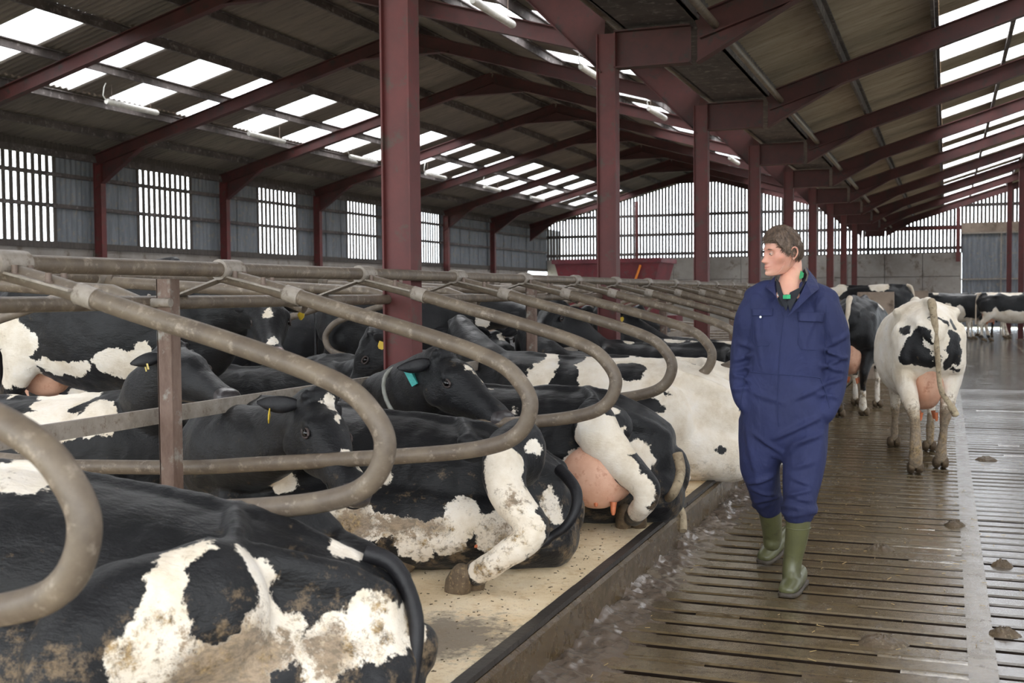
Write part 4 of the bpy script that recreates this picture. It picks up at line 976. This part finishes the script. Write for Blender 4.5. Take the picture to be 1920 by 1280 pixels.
loc, rz = (-5.5, 10.9, .2), .0
p = at(998, 585, Y=10.7); q = at(1024, 660, Y=10.35)
standing('cow_standing_back', loc, rz, 'black cow standing behind the second rusty post, with a pink nose',
    [('w', (1005, 600), (.03, .1, .1)), ('w', (1022, 645), .06), ('w', (990, 665), .06), ('w', (905, 600), (.1, .2, .06))], voxel=.022, s=.98, head=(tuple(Lc(loc, rz, p)/.98), tuple(Lc(loc, rz, q)-Lc(loc, rz, p))), muzzle='p', seed=13, tags=(None, 'y'), dirt=.2)
loc, rz = (-4.95, 12.2, .19), 0
lying('cow_tagged', loc, rz, 'black cow with a yellow tag in each ear, lying behind the white cow', [('w', (1035, 635), .05), ('w', (1110, 640), .07)], voxel=.024, hp=(1.22, 0, 1.12), hd=(.6, -.6, -.35), seed=14, tags=('y', 'y'))
loc, rz = (-5.0, 14.7, .19), 0
lying('cow_far_black', loc, rz, 'black cow lying beyond the second red column in the opposite row', [('w', (1190, 612), .1)], voxel=.026, hp=(1.22, 0, 1.1), hd=(.8, -.4, -.35), seed=15)
loc, rz = (-7.5, 12.0, 0), .7
standing('cow_pale_rear', loc, rz, 'stained white cow standing in the left passage, just right of the nearest red column',
    [('w', (850, 600), (.35, .5, .5)), ('w', (845, 660), (.3, .5, .5)), ('w', (880, 630), (.2, .4, .3)), ('k', (940, 590), .3)], voxel=.025, s=1.0, seed=16, dirt=.6, leg_shift=(.1, -.1, 0, .1))
loc, rz = (-7.3, 14.6, 0), .1
standing('cow_black_passage', loc, rz, 'solid black cow standing in the left passage beside the second red column', [('w', (1080, 590), .12)], voxel=.028, seed=17)
loc, rz = (-9.75, 10.2, .19), PI+.1
lying('cow_far_udder', loc, rz, 'white and tan cow in the far left row, udder showing beside the nearest rusty post',
    [('w', (480, 740), (.5, .5, .4)), ('k', (440, 700), (.5, .5, .12)), ('w', (500, 790), .3)], voxel=.026, seed=18, dirt=.6, hp=(1.2, 0, 1.0), ud=((-.45, .40, .24), (.22, .18, .2), [((-.40, .56, .12), (0, .6, -1)), ((-.50, .56, .12), (0, .6, -1))]))
loc, rz = (-9.95, 14.0, .19), PI+.5
lying('cow_far_tan', loc, rz, 'pale cow lying far left behind the starred cow, rump towards us', [('w', (650, 650), .6), ('k', (555, 640), .2)], base='w', voxel=.028, seed=19, dirt=.7)
# walking cows on the right
loc, rz = (-.21, 10.75, 0), R(97)
standing('cow_walking_white', loc, rz, 'mostly white cow with black rump patches walking away on the wet floor',
    [('k', (1728, 640), (.09, .12, .13)), ('k', (1738, 672), (.07, .1, .12)), ('k', (1745, 648), (.04, .1, .10)), ('k', (1706, 665), (.035, .12, .13)), ('k', (1787, 640), (.06, .12, .10)), ('k', (1789, 668), (.06, .12, .12)), ('k', (1790, 695), .03), ('k', (1752, 598), .045), ('k', (1768, 600), .04), ('k', (1785, 605), .04),
     ('k', (1694, 618), .06), ('w', (1758, 650), (.035, .1, .3)), ('w', (1722, 690), .03), ('b', (-.75, .14, .25), (.40, .14, .32)), ('b', (-.6, -.14, .25), (.40, .14, .36)), ('b', (-.7, .14, .15), (.4, .14, .2)), ('b', (-.50, -.14, .2), (.16, .12, .30)), ('b', (.75, .15, .2), (.3, .14, .22)), ('b', (.7, -.15, .2), (.3, .14, .22))],
    base='w', voxel=.0145, s=.99, head='down', seed=20, dirt=.75, leg_shift=(-.18, .16, .3, .05), tail='d', tail_sw=(-.06, -.05), fatL=1.05, us=1.15)
loc, rz = (-1.02, 14.95, 0), R(86)
standing('cow_walking_dark', loc, rz, 'dark rumped cow with white legs and white tail walking away beside the man',
    [('w', (1598, 680), (.14, .3, .22)), ('w', (1655, 680), (.16, .35, .22)), ('w', (1600, 740), (.2, .3, .3)), ('w', (1645, 740), (.2, .3, .35)), ('w', (1645, 770), .25), ('w', (1670, 720), (.2, .4, .25)), ('w', (1655, 572), .06), ('w', (1600, 770), .25)],
    voxel=.018, s=1.0, head='down', seed=21, dirt=.55, leg_shift=(-.15, .15, .2, .0), tail='w', tail_sw=(.02, 0), us=1.2)
for i, (px, y, z, rz, lb, bl) in enumerate([
    (1782, 38.0, 0, .1, 'black cow standing left-most in the group at the far end', [('w', (1800, 590), (.15, .5, .3)), ('w', (1755, 550), .1), ('w', (1775, 575), .12), ('w', (1800, 625), .5)]),
    (1836, 40.4, 0, 1.9, 'black and white cow with white legs in the middle of the far group', [('w', (1835, 605), (.6, .6, .35)), ('w', (1840, 545), .2), ('w', (1838, 630), .6)]),
    (1893, 37.0, 0, .05, 'black cow with a white belly, right-most of the far group', [('w', (1865, 600), (.25, .5, .5)), ('w', (1893, 592), (1.2, .8, .12)), ('w', (1893, 625), (1.5, 1, .4)), ('w', (1860, 548), .16), ('w', (1895, 546), (.3, .3, .1))]),
    (1925, 39.5, 0, .3, 'black cow half out of the frame at the far right', [('w', (1915, 625), (1, 1, .5))]),
    (1622, 24.0, .2, PI, 'black cow with white rump patches standing behind the low concrete barrier', [('w', (1570, 540), .2), ('w', (1648, 536), (.2, .3, .12))]),
    (1680, 26.0, 0, 1.2, 'brownish black cow behind the walking pair, only its back showing', [('w', (1690, 590), .2)])]):
    p = at(px, 600, Y=y); standing('cow_far_%d' % i, (p.x, y, z), rz, lb, bl, voxel=.03, s=1.0, seed=30+i, parts=i != 5, head='fwd' if i != 5 else 'down', leg_shift=(.1, -.1, .1, -.05), tail='w' if i % 2 == 0 else 'k')
#/COWS#
#MAN#
# ------------------------------------------------------------------ the man
MY = 5.92
def mp(px, py, dy=0.0): return at(px, py, Y=MY+dy)
base = Vector((-.70, MY, 0))
man = empty('person', base, 0, kind='thing', label='young man in navy coveralls and green rubber boots, looking at the cows', category='person')
def m_(v): return Vector(v)-base
def chain(mb, arr, ref=(1, 0, 0), n=24, sub=5): mb.loft([(m_(mp(*a[0])), a[1], a[2]) + ((a[3],) if len(a) > 3 else ()) for a in arr], ref=ref, n=n, sub=sub)
K = 1/374.0
cv = MB()
# trunk: chest, waist seam, hips
chain(cv, [((1481, 566, .03), .12, .06), ((1480, 578, .01), .175, .105), ((1478, 605), .196, .130, 2.4), ((1476, 650), .196, .135, 2.5), ((1474, 700), .198, .132, 2.5), ((1472, 740), .212, .138, 2.5), ((1470, 785), .222, .142, 2.5), ((1469, 815), .215, .135, 2.4), ((1468, 835), .17, .11)])
# shoulders
chain(cv, [((1420, 565, .0), .075, .085), ((1447, 550, .01), .062, .072), ((1481, 560, .05), .045, .045), ((1514, 551, .01), .062, .072), ((1547, 572), .078, .085)], ref=(0, 1, 0), n=20)
# sleeves, hands pushed into the side pockets
chain(cv, [((1425, 566), .080, .088), ((1408, 595), .078, .085), ((1398, 635, .02), .070, .076), ((1393, 680, .03), .066, .072), ((1390, 715, .0), .062, .066), ((1395, 745, -.04), .056, .060), ((1406, 765, -.06), .048, .05)])
chain(cv, [((1543, 572), .082, .090), ((1557, 605), .080, .086), ((1565, 645, .03), .074, .08), ((1566, 690, .04), .070, .076), ((1560, 730, .02), .064, .07), ((1551, 762, -.02), .058, .064), ((1545, 775, -.04), .055, .058)])
# his right leg (trailing, image left) and left leg (leading)
chain(cv, [((1430, 790), .125, .125), ((1427, 835, .01), .112, .12), ((1426, 880, .03), .100, .105), ((1433, 915, .09), .086, .09), ((1440, 938, .15), .078, .082), ((1442, 949, .17), .070, .075)])
chain(cv, [((1507, 790), .125, .125), ((1508, 840, -.03), .112, .12), ((1505, 890, -.07), .098, .105), ((1500, 930, -.10), .086, .092), ((1497, 950, -.11), .078, .084), ((1496, 963, -.11), .076, .080)])
for py, r in ((958, .080), (948, .083)):
    cv.tube([m_(mp(1498, py, -.11))+Vector((r*math.cos(t), r*math.sin(t)*1.02, .01*math.sin(2*t+py))) for t in [2*PI*k/20 for k in range(20)]], .012, 8, closed=True)
cv.tube([m_(mp(1441, 941, .155))+Vector((.078*math.cos(t), .078*math.sin(t), .02*math.cos(t))) for t in [2*PI*k/20 for k in range(20)]], .011, 8, closed=True)
me = remesh(cv, .0085, 4)
def fold(p, c, d, L, a, w):   # ridge of cloth through c along d
    v = p-c; v.y *= .35; t = v.dot(d)
    if abs(t) > L: return 0
    q = (v-d*t).length; return a*math.exp(-(q/w)**2)*(1-(t/L)**2)
folds = []
frng = random.Random(5)
def fd(px, py, dy, dxp, dzp, L, a, w): folds.append((m_(mp(px, py, dy)), Vector((dxp, 0, dzp)).normalized(), L*1.15, a*1.7, w*.95))
for px, py, dy, dx, dz, L, a, w in [
    (1400, 668, -.05, 1, .35, .07, .012, .013), (1396, 690, -.05, 1, .25, .07, .012, .012), (1393, 708, -.06, 1, -.3, .07, .010, .012), (1402, 648, -.05, 1, -.3, .06, .009, .012), (1392, 728, -.07, 1, .1, .06, .010, .011),
    (1563, 662, -.04, 1, -.45, .09, .013, .013), (1560, 690, -.05, 1, -.3, .09, .014, .013), (1570, 676, -.04, 1, .5, .08, .011, .013), (1560, 715, -.05, 1, .35, .08, .012, .012), (1553, 742, -.08, 1, -.15, .07, .011, .012), (1566, 640, -.03, 1, .6, .08, .009, .014),
    (1440, 560, -.1, .6, -1, .08, .007, .013), (1530, 590, -.1, -.35, -1, .16, .008, .014), (1420, 640, -.12, .15, -1, .16, .006, .014), (1510, 660, -.13, .25, -1, .14, .007, .015), (1455, 670, -.13, -.12, -1, .12, .006, .012),
    (1520, 735, -.12, 1, .45, .10, .008, .014), (1440, 745, -.12, 1, -.3, .09, .007, .014), (1500, 800, -.13, 1, .5, .14, .013, .015), (1520, 822, -.14, 1, .4, .12, .013, .015), (1495, 835, -.13, 1, .8, .08, .010, .013), (1440, 830, -.1, 1, -.7, .10, .009, .014),
    (1515, 870, -.18, 1, .3, .09, .008, .014), (1505, 905, -.2, 1, -.35, .08, .011, .012), (1495, 925, -.2, 1, .3, .09, .012, .012), (1510, 938, -.2, 1, -.2, .07, .011, .011), (1425, 900, -.05, 1, .35, .08, .011, .013), (1432, 922, 0, 1, -.25, .07, .012, .012), (1440, 935, .05, 1, .3, .07, .010, .011),
    (1410, 860, -.08, .2, -1, .16, .007, .016), (1535, 860, -.1, -.15, -1, .16, .008, .016)]: fd(px, py, dy, dx, dz, L, a, w)
nrm = [v.normal.copy() for v in me.vertices]; newco = []
for v, vn in zip(me.vertices, nrm):
    p = v.co.copy(); s = 0
    for f in folds: s += fold(p, *f) - .35*fold(p, f[0]+Vector((0, 0, -.022)), f[1], f[2], f[3], f[4])
    s += .006*noise.noise(p*7)+.004*noise.noise(Vector((p.x*16, p.y*16, p.z*9)))
    newco += list(p + vn*s)
me.vertices.foreach_set('co', newco); me.update()
me.materials.append(M['navy']); body = place('coverall', me, None, man)
bvh = BVHTree.FromPolygons([v.co for v in me.vertices], [p.vertices for p in me.polygons])
def onto(px, py, off=.003):
    o = Vector((0, 0, CAM_H))-base; d = ray(px, py).normalized(); h = bvh.ray_cast(o, d)
    return (h[0]-d*off) if h[0] is not None else m_(mp(px, py, -.13))
def strip(pts, r, name, mat, sub=6, off=.002):
    q = []
    for a, b in zip(pts[:-1], pts[1:]):
        for k in range(sub): t = k/sub; q.append(onto(a[0]+(b[0]-a[0])*t, a[1]+(b[1]-a[1])*t, off))
    q.append(onto(*pts[-1], off)); return MB().tube(q, r, 6).build(name, mat, body)
strip([(1402, 697), (1440, 700), (1461, 702), (1500, 704), (1538, 708)], .0022, 'waist_seam', M['navy_seam'])
strip([(1470, 592), (1463, 640), (1460, 700), (1457, 760), (1460, 800)], .0020, 'front_seam', M['navy_seam'])
strip([(1401, 700), (1391, 740), (1386, 770)], .0020, 'pocket_seam', M['navy_seam'])
strip([(1538, 708), (1550, 740), (1556, 765)], .0020, 'pocket_seam', M['navy_seam'])
strip([(1407, 560), (1410, 600), (1408, 640)], .0016, 'arm_seam', M['navy_seam'])
strip([(1549, 572), (1548, 620), (1545, 690)], .0016, 'arm_seam', M['navy_seam'])
def patch(quad, thick, name, mat, n=8, off=.004):
    a, b, c, d = quad; vs = []
    for j in range(n+1):
        for i in range(n+1):
            u, v = i/n, j/n
            x = (a[0]*(1-u)+b[0]*u)*(1-v)+(d[0]*(1-u)+c[0]*u)*v; y = (a[1]*(1-u)+b[1]*u)*(1-v)+(d[1]*(1-u)+c[1]*u)*v
            vs.append(onto(x, y, off))
    m = (n+1)**2; vs2 = [p+Vector((0, thick, 0)) for p in vs]
    fs = [(j*(n+1)+i, j*(n+1)+i+1, (j+1)*(n+1)+i+1, (j+1)*(n+1)+i) for j in range(n) for i in range(n)]
    fs += [tuple(m+k for k in f[::-1]) for f in fs]
    rim = [i for i in range(n+1)]+[(j+1)*(n+1)+n for j in range(n)]+[n*(n+1)+n-1-i for i in range(n)]+[(n-1-j)*(n+1) for j in range(n-1)]
    fs += [(rim[k], m+rim[k], m+rim[(k+1) % len(rim)], rim[(k+1) % len(rim)]) for k in range(len(rim))]
    return MB().add(vs+vs2, fs, True).build(name, mat, body)
patch([(1409, 578), (1449, 578), (1448, 592), (1410, 592)], .006, 'pocket_flap', M['navy'], off=.006)
patch([(1496, 584), (1545, 586), (1543, 604), (1497, 602)], .010, 'pocket_flap', M['navy'], off=.014)
strip([(1411, 594), (1413, 640), (1418, 648), (1440, 648), (1447, 638)], .0014, 'pocket_seam', M['navy_seam'])
strip([(1497, 605), (1496, 645), (1503, 655), (1533, 656)], .0014, 'pocket_seam', M['navy_seam'])
for q in ((1426, 594), (1459.5, 553.5), (1497.5, 563)):
    p = onto(*q, .012); MB().tube([p, p+Vector((0, -.004, 0))], [.0065, .005], 12).build('snap_button', M['snap'], body)
# neck, head
Hd = empty('head_pivot') if False else None
nk = MB()
nk.loft([(m_(mp(1477, 585, -.03)), .085, .075), (m_(mp(1478, 562, -.01)), .075, .072), (m_(mp(1479, 545, .0)), .062, .064), (m_(mp(1481, 528, .02)), .055, .058), (m_(mp(1485, 508, .05)), .050, .052), (m_(mp(1487, 492, .05)), .044, .044)], ref=(1, 0, 0), n=24)
# head as a deformed ball, face towards local +x ; z up
def head_r(v):
    x, y, z = v  # unit direction
    ax = .098 if x > 0 else .098
    r = 1/math.sqrt((x/ax)**2+(y/.075)**2+(z/.118)**2)
    p = Vector((x*r, y*r, z*r))
    g = lambda c, s: math.exp(-(((p.x-c[0])/s[0])**2+((p.y-c[1])/s[1])**2+((p.z-c[2])/s[2])**2))
    ya = abs(p.y)
    # flatten face plane, narrow the jaw
    if p.z < -.02:
        k = min(1, (-.02-p.z)/.10); p.y *= 1-.30*k
        if p.x < .02: p.x += .055*k*(1 if p.x < -.02 else .5)
        else: p.x += .012*k
    if p.x > .04: p.x = .04+(p.x-.04)*.86
    if p.x > 0 and p.z < -.02: p.x += .040*min(1, (-.02-p.z)/.08)*(p.x/(math.hypot(p.x, p.y)+1e-6))**2*min(1, p.x/.03)
    if p.z < -.104: p.z = -.104+(p.z+.104)*.35
    q = p.copy(); ya = abs(q.y)
    G = lambda c, s, sym=False: math.exp(-(((q.x-c[0])/s[0])**2+(((ya if sym else q.y)-c[1])/s[1])**2+((q.z-c[2])/s[2])**2))
    p.x += .0075*G((.09, .024, .030), (.05, .030, .009), True)      # brow ridge
    p.x -= .0115*G((.09, .031, .008), (.05, .018, .013), True)      # eye sockets
    p.x += .013*G((.09, 0, .000), (.06, .0095, .022))               # nose bridge
    p.x += .0265*G((.09, 0, -.026), (.06, .0105, .0135))            # nose tip
    p.x += .010*G((.09, .012, -.031), (.06, .008, .009), True)      # nostril wings
    p.x -= .004*G((.09, 0, -.045), (.06, .015, .006))
    p.x += .0040*G((.09, 0, -.0535), (.06, .022, .0055))            # upper lip
    p.x += .0035*G((.09, 0, -.066), (.06, .019, .0055))             # lower lip
    p.x -= .0045*G((.09, 0, -.060), (.06, .022, .0022))
    p.x -= .005*G((.09, 0, -.079), (.06, .02, .006))
    p.x += .007*G((.09, 0, -.094), (.06, .022, .014))               # chin
    p.y += math.copysign(.006, p.y)*G((.055, .055, -.018), (.03, .03, .020), True)   # cheek bone
    p.y -= math.copysign(.005, p.y)*G((.05, .055, -.055), (.04, .03, .02), True)
    p.y += math.copysign(.003, p.y)*G((0, .055, -.075), (.03, .03, .02), True)
    return p
na, nb_ = 110, 90; vs = []
for j in range(nb_+1):
    a = PI*j/nb_
    for k in range(na):
        b = 2*PI*k/na; vs.append(head_r((math.sin(a)*math.cos(b), math.sin(a)*math.sin(b), math.cos(a))))
hm = MB().add(vs, [(j*na+k, (j+1)*na+k, (j+1)*na+(k+1) % na, j*na+(k+1) % na) for j in range(nb_) for k in range(na)], True)
C0 = m_(mp(1467, 473, .0)); fdir = (Vector((-.80, -.56, -.16))); HB = basis(fdir, (.07, .0, 1)); HS = 1.0
def hl_(v): return C0 + HB @ (Vector(v)*HS)
hm.v = [tuple(hl_(v)) for v in hm.v]
face = fix_normals(hm.mesh('head')); face.materials.append(M['skin']); fo = place('head', face, None, man)
nk.build('neck', M['skin'], man)
for sy in (1, -1):
    MB().ball(hl_((.0745, sy*.0305, .006)), .0118, 16, 10).build('eye', M['eyewhite'], fo)
    MB().ball(hl_((.0815, sy*.0300+.0006, .0045)), .0060, 12, 8).build('iris', M['eye'], fo)
    lid = MB(); 
    for zz, sg in ((.0125, 1), (.0000, -1)):
        lid.tube([hl_((.0845-.012*abs(t)**2, sy*.0305+t*.0150, zz-.0045*sg*t*t)) for t in [(-1+2*k/8) for k in range(9)]], [.0012]+[.0022]*7+[.0012], 6)
    lid.build('eyelid', M['skin'], fo)
    MB().tube([hl_((.0905-.012*abs(t)**2, sy*(.031)+t*.018, .0275+.003*(1-t*t))) for t in [(-1+2*k/8) for k in range(9)]], [.0012]+[.0028]*6+[.002, .001], 6).build('eyebrow', M['hair'], fo)
    ear = MB(); c = Vector((-.012, sy*.0745, -.006))
    pts = [(-.002, .0, -.026), (.006, .003, -.012), (.008, .004, .006), (.004, .008, .020), (-.008, .012, .029), (-.020, .014, .024), (-.026, .013, .008), (-.022, .010, -.010), (-.012, .005, -.024), (-.004, .001, -.030)]
    ear.tube(smooth_path([hl_(c+Vector((a, sy*b, z))) for a, b, z in pts]), .0042, 8)
    ear.ball(hl_(c+Vector((-.008, sy*.004, .002))), (.012, .005, .024), rot=HB); ear.ball(hl_(c+Vector((-.004, sy*.003, -.027))), (.006, .004, .008), rot=HB)
    ear.build('ear', M['skin'], fo)
MB().tube(smooth_path([hl_((.0935, -.021, -.0602)), hl_((.1035, -.011, -.0598)), hl_((.1075, 0, -.0605)), hl_((.1035, .011, -.0598)), hl_((.0935, .021, -.0602))]), .0013, 6).build('mouth', M['lip'], fo)
lipm = MB(); lipm.tube(smooth_path([hl_((.0915, -.020, -.0655)), hl_((.1010, -.010, -.0668)), hl_((.1035, 0, -.0672)), hl_((.1010, .010, -.0668)), hl_((.0915, .020, -.0655))]), [.001]+[.0030]*23+[.001], 8); lipm.build('lower_lip', M['lip'], fo)
# hair: cap following the skull, cut short at neck and temples
vs = []; hn, hk = 70, 120; lim = []
def hairline(b):   # elevation where hair starts, b angle around (0 front)
    f = math.cos(b); s = abs(math.sin(b))
    z = .068 if f > .72 else .068-(.72-f)/.55*.081 if f > .17 else -.013-(.17-f)*.062
    if f < -.3: z = -.048-.012*(-f)
    return z
for j in range(hn+1):
    for k in range(hk):
        b = 2*PI*k/hk-PI; z0 = hairline(b)
        aL = math.acos(max(-1, min(1, z0/.118*1.0))); a = aL*j/hn
        d = Vector((math.sin(a)*math.cos(b), math.sin(a)*math.sin(b), math.cos(a)))
        p = head_r(tuple(d)); edge = min(1, (hn-j)/7.0)
        th = (.009+.010*max(0, d.z)+.003*max(0, d.x)*max(0, d.z))*edge**.6
        st = .0040*noise.noise(Vector((b*9, a*3.0, 1)))+.0030*noise.noise(Vector((b*22, a*6, 2)))+.0018*noise.noise(Vector((b*50, a*12, 3)))
        p = p + p.normalized()*(th+st*edge+.0006)
        vs.append(hl_(p))
hb = MB().add(vs, [(j*hk+k, (j+1)*hk+k, (j+1)*hk+(k+1) % hk, j*hk+(k+1) % hk) for j in range(hn) for k in range(hk)], True)
ho = hb.build('hair', M['hair'], man)
hr = random.Random(2); lk = MB()
for i in range(1500):
    b = hr.uniform(-PI, PI); z0 = hairline(b); aL = math.acos(max(-1, min(1, z0/.118))); a = aL*math.sqrt(hr.random())*.99
    d = Vector((math.sin(a)*math.cos(b), math.sin(a)*math.sin(b), math.cos(a))); p = head_r(tuple(d)); n = p.normalized(); edge = min(1, (aL-a)/.18)
    p0 = p+n*(.006+.012*edge*max(.3, d.z)); fw = Vector((.6, hr.uniform(-.5, .5), -.5))
    if d.x < 0: fw = Vector((-.2, hr.uniform(-.2, .2), -1))
    if d.x > .3 and d.z > .3: fw = Vector((1, hr.uniform(-.6, .2), .1))
    fw = (fw-n*fw.dot(n)).normalized(); L = hr.uniform(.010, .022)
    lk.tube([hl_(p0), hl_(p0+fw*L*.5+n*.0035), hl_(p0+fw*L+n*.001)], [.0012, .0011, .0003], 4, caps=False)
lk.build('hair_locks', M['hair'], ho, kind='stuff')
# collars and shirt
def ribbon(pts, w, name, mat, par=man, th=.004):
    vs = []; n = len(pts)
    for a, b in pts: vs += [Vector(a), Vector(b), Vector(b)+Vector((0, th, 0)), Vector(a)+Vector((0, th, 0))]
    fs = []
    for i in range(n-1):
        for k in range(4): fs.append((4*i+k, 4*i+(k+1) % 4, 4*(i+1)+(k+1) % 4, 4*(i+1)+k))
    fs += [(3, 2, 1, 0), tuple(4*(n-1)+k for k in range(4))]
    return MB().add(vs, fs, False).build(name, mat, par)
P_ = lambda x, y, dy: m_(mp(x, y, dy))
# white throat opening stays clear; black polo collar both sides, green tee
ribbon([(P_(1508, 503, .06), P_(1503, 512, .085)), (P_(1513, 515, .02), P_(1504, 528, .045)), (P_(1507, 535, -.05), P_(1494, 548, -.03)), (P_(1495, 556, -.105), P_(1481, 548, -.09)), (P_(1481, 583, -.140), P_(1476, 566, -.125))], 0, 'polo_collar', M['blackcloth'])
ribbon([(P_(1455, 522, -.03), P_(1462, 530, -.03)), (P_(1456, 545, -.09), P_(1467, 548, -.085)), (P_(1463, 562, -.12), P_(1472, 560, -.11)), (P_(1474, 583, -.140), P_(1478, 568, -.125))], 0, 'polo_collar', M['blackcloth'])
pb = MB(); pb.loft([(P_(1475, 612, -.075), .05, .055), (P_(1476, 588, -.052), .06, .068), (P_(1477, 572, -.03), .075, .072)], n=20); pb.build('polo_shirt', M['blackcloth'], man)
ribbon([(P_(1468, 553, -.118), P_(1468, 560, -.124)), (P_(1475, 552.5, -.128), P_(1475, 560, -.133)), (P_(1482, 552, -.122), P_(1482, 560, -.126))], 0, 'green_shirt', M['green'])
ribbon([(P_(1499, 505, .04), P_(1494, 512, .04)), (P_(1507, 512, .0), P_(1499, 520, .0)), (P_(1506, 520, -.04), P_(1499, 524, -.03))], 0, 'green_shirt', M['green'])
# coverall collar lapels
ribbon([(P_(1511, 500, .08), P_(1520, 510, .08)), (P_(1517, 512, .02), P_(1531, 524, .02)), (P_(1512, 530, -.06), P_(1536, 541, -.075)), (P_(1499, 556, -.125), P_(1522, 552, -.130)), (P_(1484, 583, -.158), P_(1497, 576, -.160)), (P_(1472, 597, -.162), P_(1476, 594, -.166))], 0, 'lapel', M['navy'], th=.006)
ribbon([(P_(1453, 518, .0), P_(1440, 530, .0)), (P_(1452, 536, -.07), P_(1436, 539, -.075)), (P_(1455, 552, -.12), P_(1449, 549, -.125)), (P_(1462, 575, -.150), P_(1457, 560, -.155)), (P_(1471, 596, -.158), P_(1466, 588, -.162))], 0, 'lapel', M['navy'], th=.006)
# boots
def boot(arr, toe, name='boot'):
    b = MB(); chain(b, arr, n=20)
    a, c = toe; A, C = Vector(a), Vector(c); d = (C-A).normalized()
    b.loft([(A-d*.03+Vector((0, 0, .01)), .036, .048), (A+d*.04, .042, .052), (A+d*.12-Vector((0, 0, .004)), .048, .045), (A+d*.19-Vector((0, 0, .012)), .050, .038), (A+d*.235-Vector((0, 0, .018)), .042, .028)], ref=(1, 0, 0), n=20)
    me = remesh(b, .007, 5); me.materials.append(M['boot']); o = place(name, me, None, man)
    s = MB(); q = Vector((0, 0, -1)); 
    s.loft([(A-d*.055+Vector((0, 0, -.040)), .036, .016, 4), (A+d*.05+Vector((0, 0, -.042)), .040, .014, 4), (A+d*.14+Vector((0, 0, -.044)), .050, .014, 4), (A+d*.22+Vector((0, 0, -.042)), .048, .015, 4), (A+d*.25+Vector((0, 0, -.040)), .036, .013, 4)], ref=(1, 0, 0), n=24, sub=3)
    me = fix_normals(s.mesh('sole')); me.materials.append(M['sole']); place('sole', me, None, o)
    return o
tb = at(1474, 1100, Z=.055); hb_ = tb+Vector((.035, .24, .0))
b1 = boot([((1498, 955, -.11), .062, .066), ((1497, 975, -.11), .062, .066), ((1493, 1010, -.10), .056, .058), ((1487, 1045, -.09), .048, .052), ((1484, 1072, -.10), .046, .052), ((1483, 1085, -.12), .042, .05)],
     (tuple(m_(hb_)), tuple(m_(tb))))
MB().tube([m_(mp(1496, 988, -.105))+Vector((.062*math.cos(t), .064*math.sin(t), 0)) for t in [2*PI*k/24 for k in range(24)]], .0035, 6, closed=True).build('boot_band', M['boot'], b1)
tb = at(1427, 1042, Z=.06); hb_ = tb+Vector((.10, .23, .07))
b2 = boot([((1441, 936, .16), .060, .064), ((1443, 955, .19), .060, .064), ((1447, 985, .24), .055, .057), ((1448, 1005, .27), .050, .052), ((1447, 1020, .27), .046, .050)],
     (tuple(m_(hb_)), tuple(m_(tb))))
#/MAN#
#MISC#
# ------------------------------------------------------------------ feed wagon, barriers
a, b = at(1057, 490, Y=38.0), at(1252, 490, Y=38.0); zt = a.z
c = at(1078, 530, Y=38.0); d = at(1236, 530, Y=38.0)
wg = empty('feed_wagon', ((a.x+b.x)/2, 38.0, 0), kind='thing', label='big red tub feed mixer wagon standing before the far gable wall', category='wagon')
hw, hb2 = (b.x-a.x)/2, (d.x-c.x)/2-.15
tub = MB(); prof = [(-hw, zt), (hw, zt), (hb2, .75), (-hb2, .75)]
vs = [(x, y*(1.0 if z > 1 else .8), z) for y in (-1.1, 1.1) for x, z in prof]
tub.add(vs, [(3, 2, 1, 0), (4, 5, 6, 7), (0, 4, 7, 3), (1, 2, 6, 5), (2, 3, 7, 6)]); tub.build('tub', M['wagon'], wg)
MB().bx((-hw-.05, -1.16, zt-.12), (hw+.05, -1.06, zt+.03)).bx((-hw-.05, 1.06, zt-.12), (hw+.05, 1.16, zt+.03)).bx((-hw-.05, -1.1, zt-.12), (-hw+.05, 1.1, zt+.03)).bx((hw-.05, -1.1, zt-.12), (hw+.05, 1.1, zt+.03)).build('rim', M['wagon'], wg)
vs, fs = grid_mesh(-hw+.06, hw-.06, -1.05, 1.05, 30, 12, lambda x, y: zt-.10+.16*abs(noise.noise(Vector((x*3, y*3, 0))))); MB().add(vs, fs, True).build('feed_heap', M['tan'], wg, kind='stuff')
wh = MB().tube([(0, -.16, 0), (0, .16, 0)], .42, 20).tube([(0, -.18, 0), (0, -.155, 0)], .2, 14).mesh('wheel'); wh.materials.append(M['rubber'])
for x in (-.9, .5):
    for y in (-.95, .95): place('wheel', wh, None, wg, loc=(x, y, .42))
MB().bx((-hw+.3, -.5, .5), (hw+.4, .5, .78)).build('chassis', M['wagon'], wg)
MB().tube([(hw-.62, -1.25, zt-.2), (hw-.95, -1.3, zt-1.15)], .04, 8).build('hydraulic_ram', M['orange'], wg)
for dx in (-.95, .95): MB().bx((dx*.6-.22, -1.02, zt-.92), (dx*.6+.22, -.99, zt-.80)).build('warning_mark', M['orange'], wg)
bw = empty('wall_barrier', (0, 0, 0), kind='structure')
for k in range(4): MB().bx((-1.44+k*.62, 20.6, 0), (-.84+k*.62, 20.75, 1.50)).build('concrete_panel', M['conc_warm'], bw) if k < 1 else None
for k in range(6): MB().bx((-1.4+k*1.0, 30.0, 0), (-.42+k*1.0, 30.15, 1.52)).build('concrete_panel', M['conc_warm'], bw) if k < 1 else None
#/MISC#
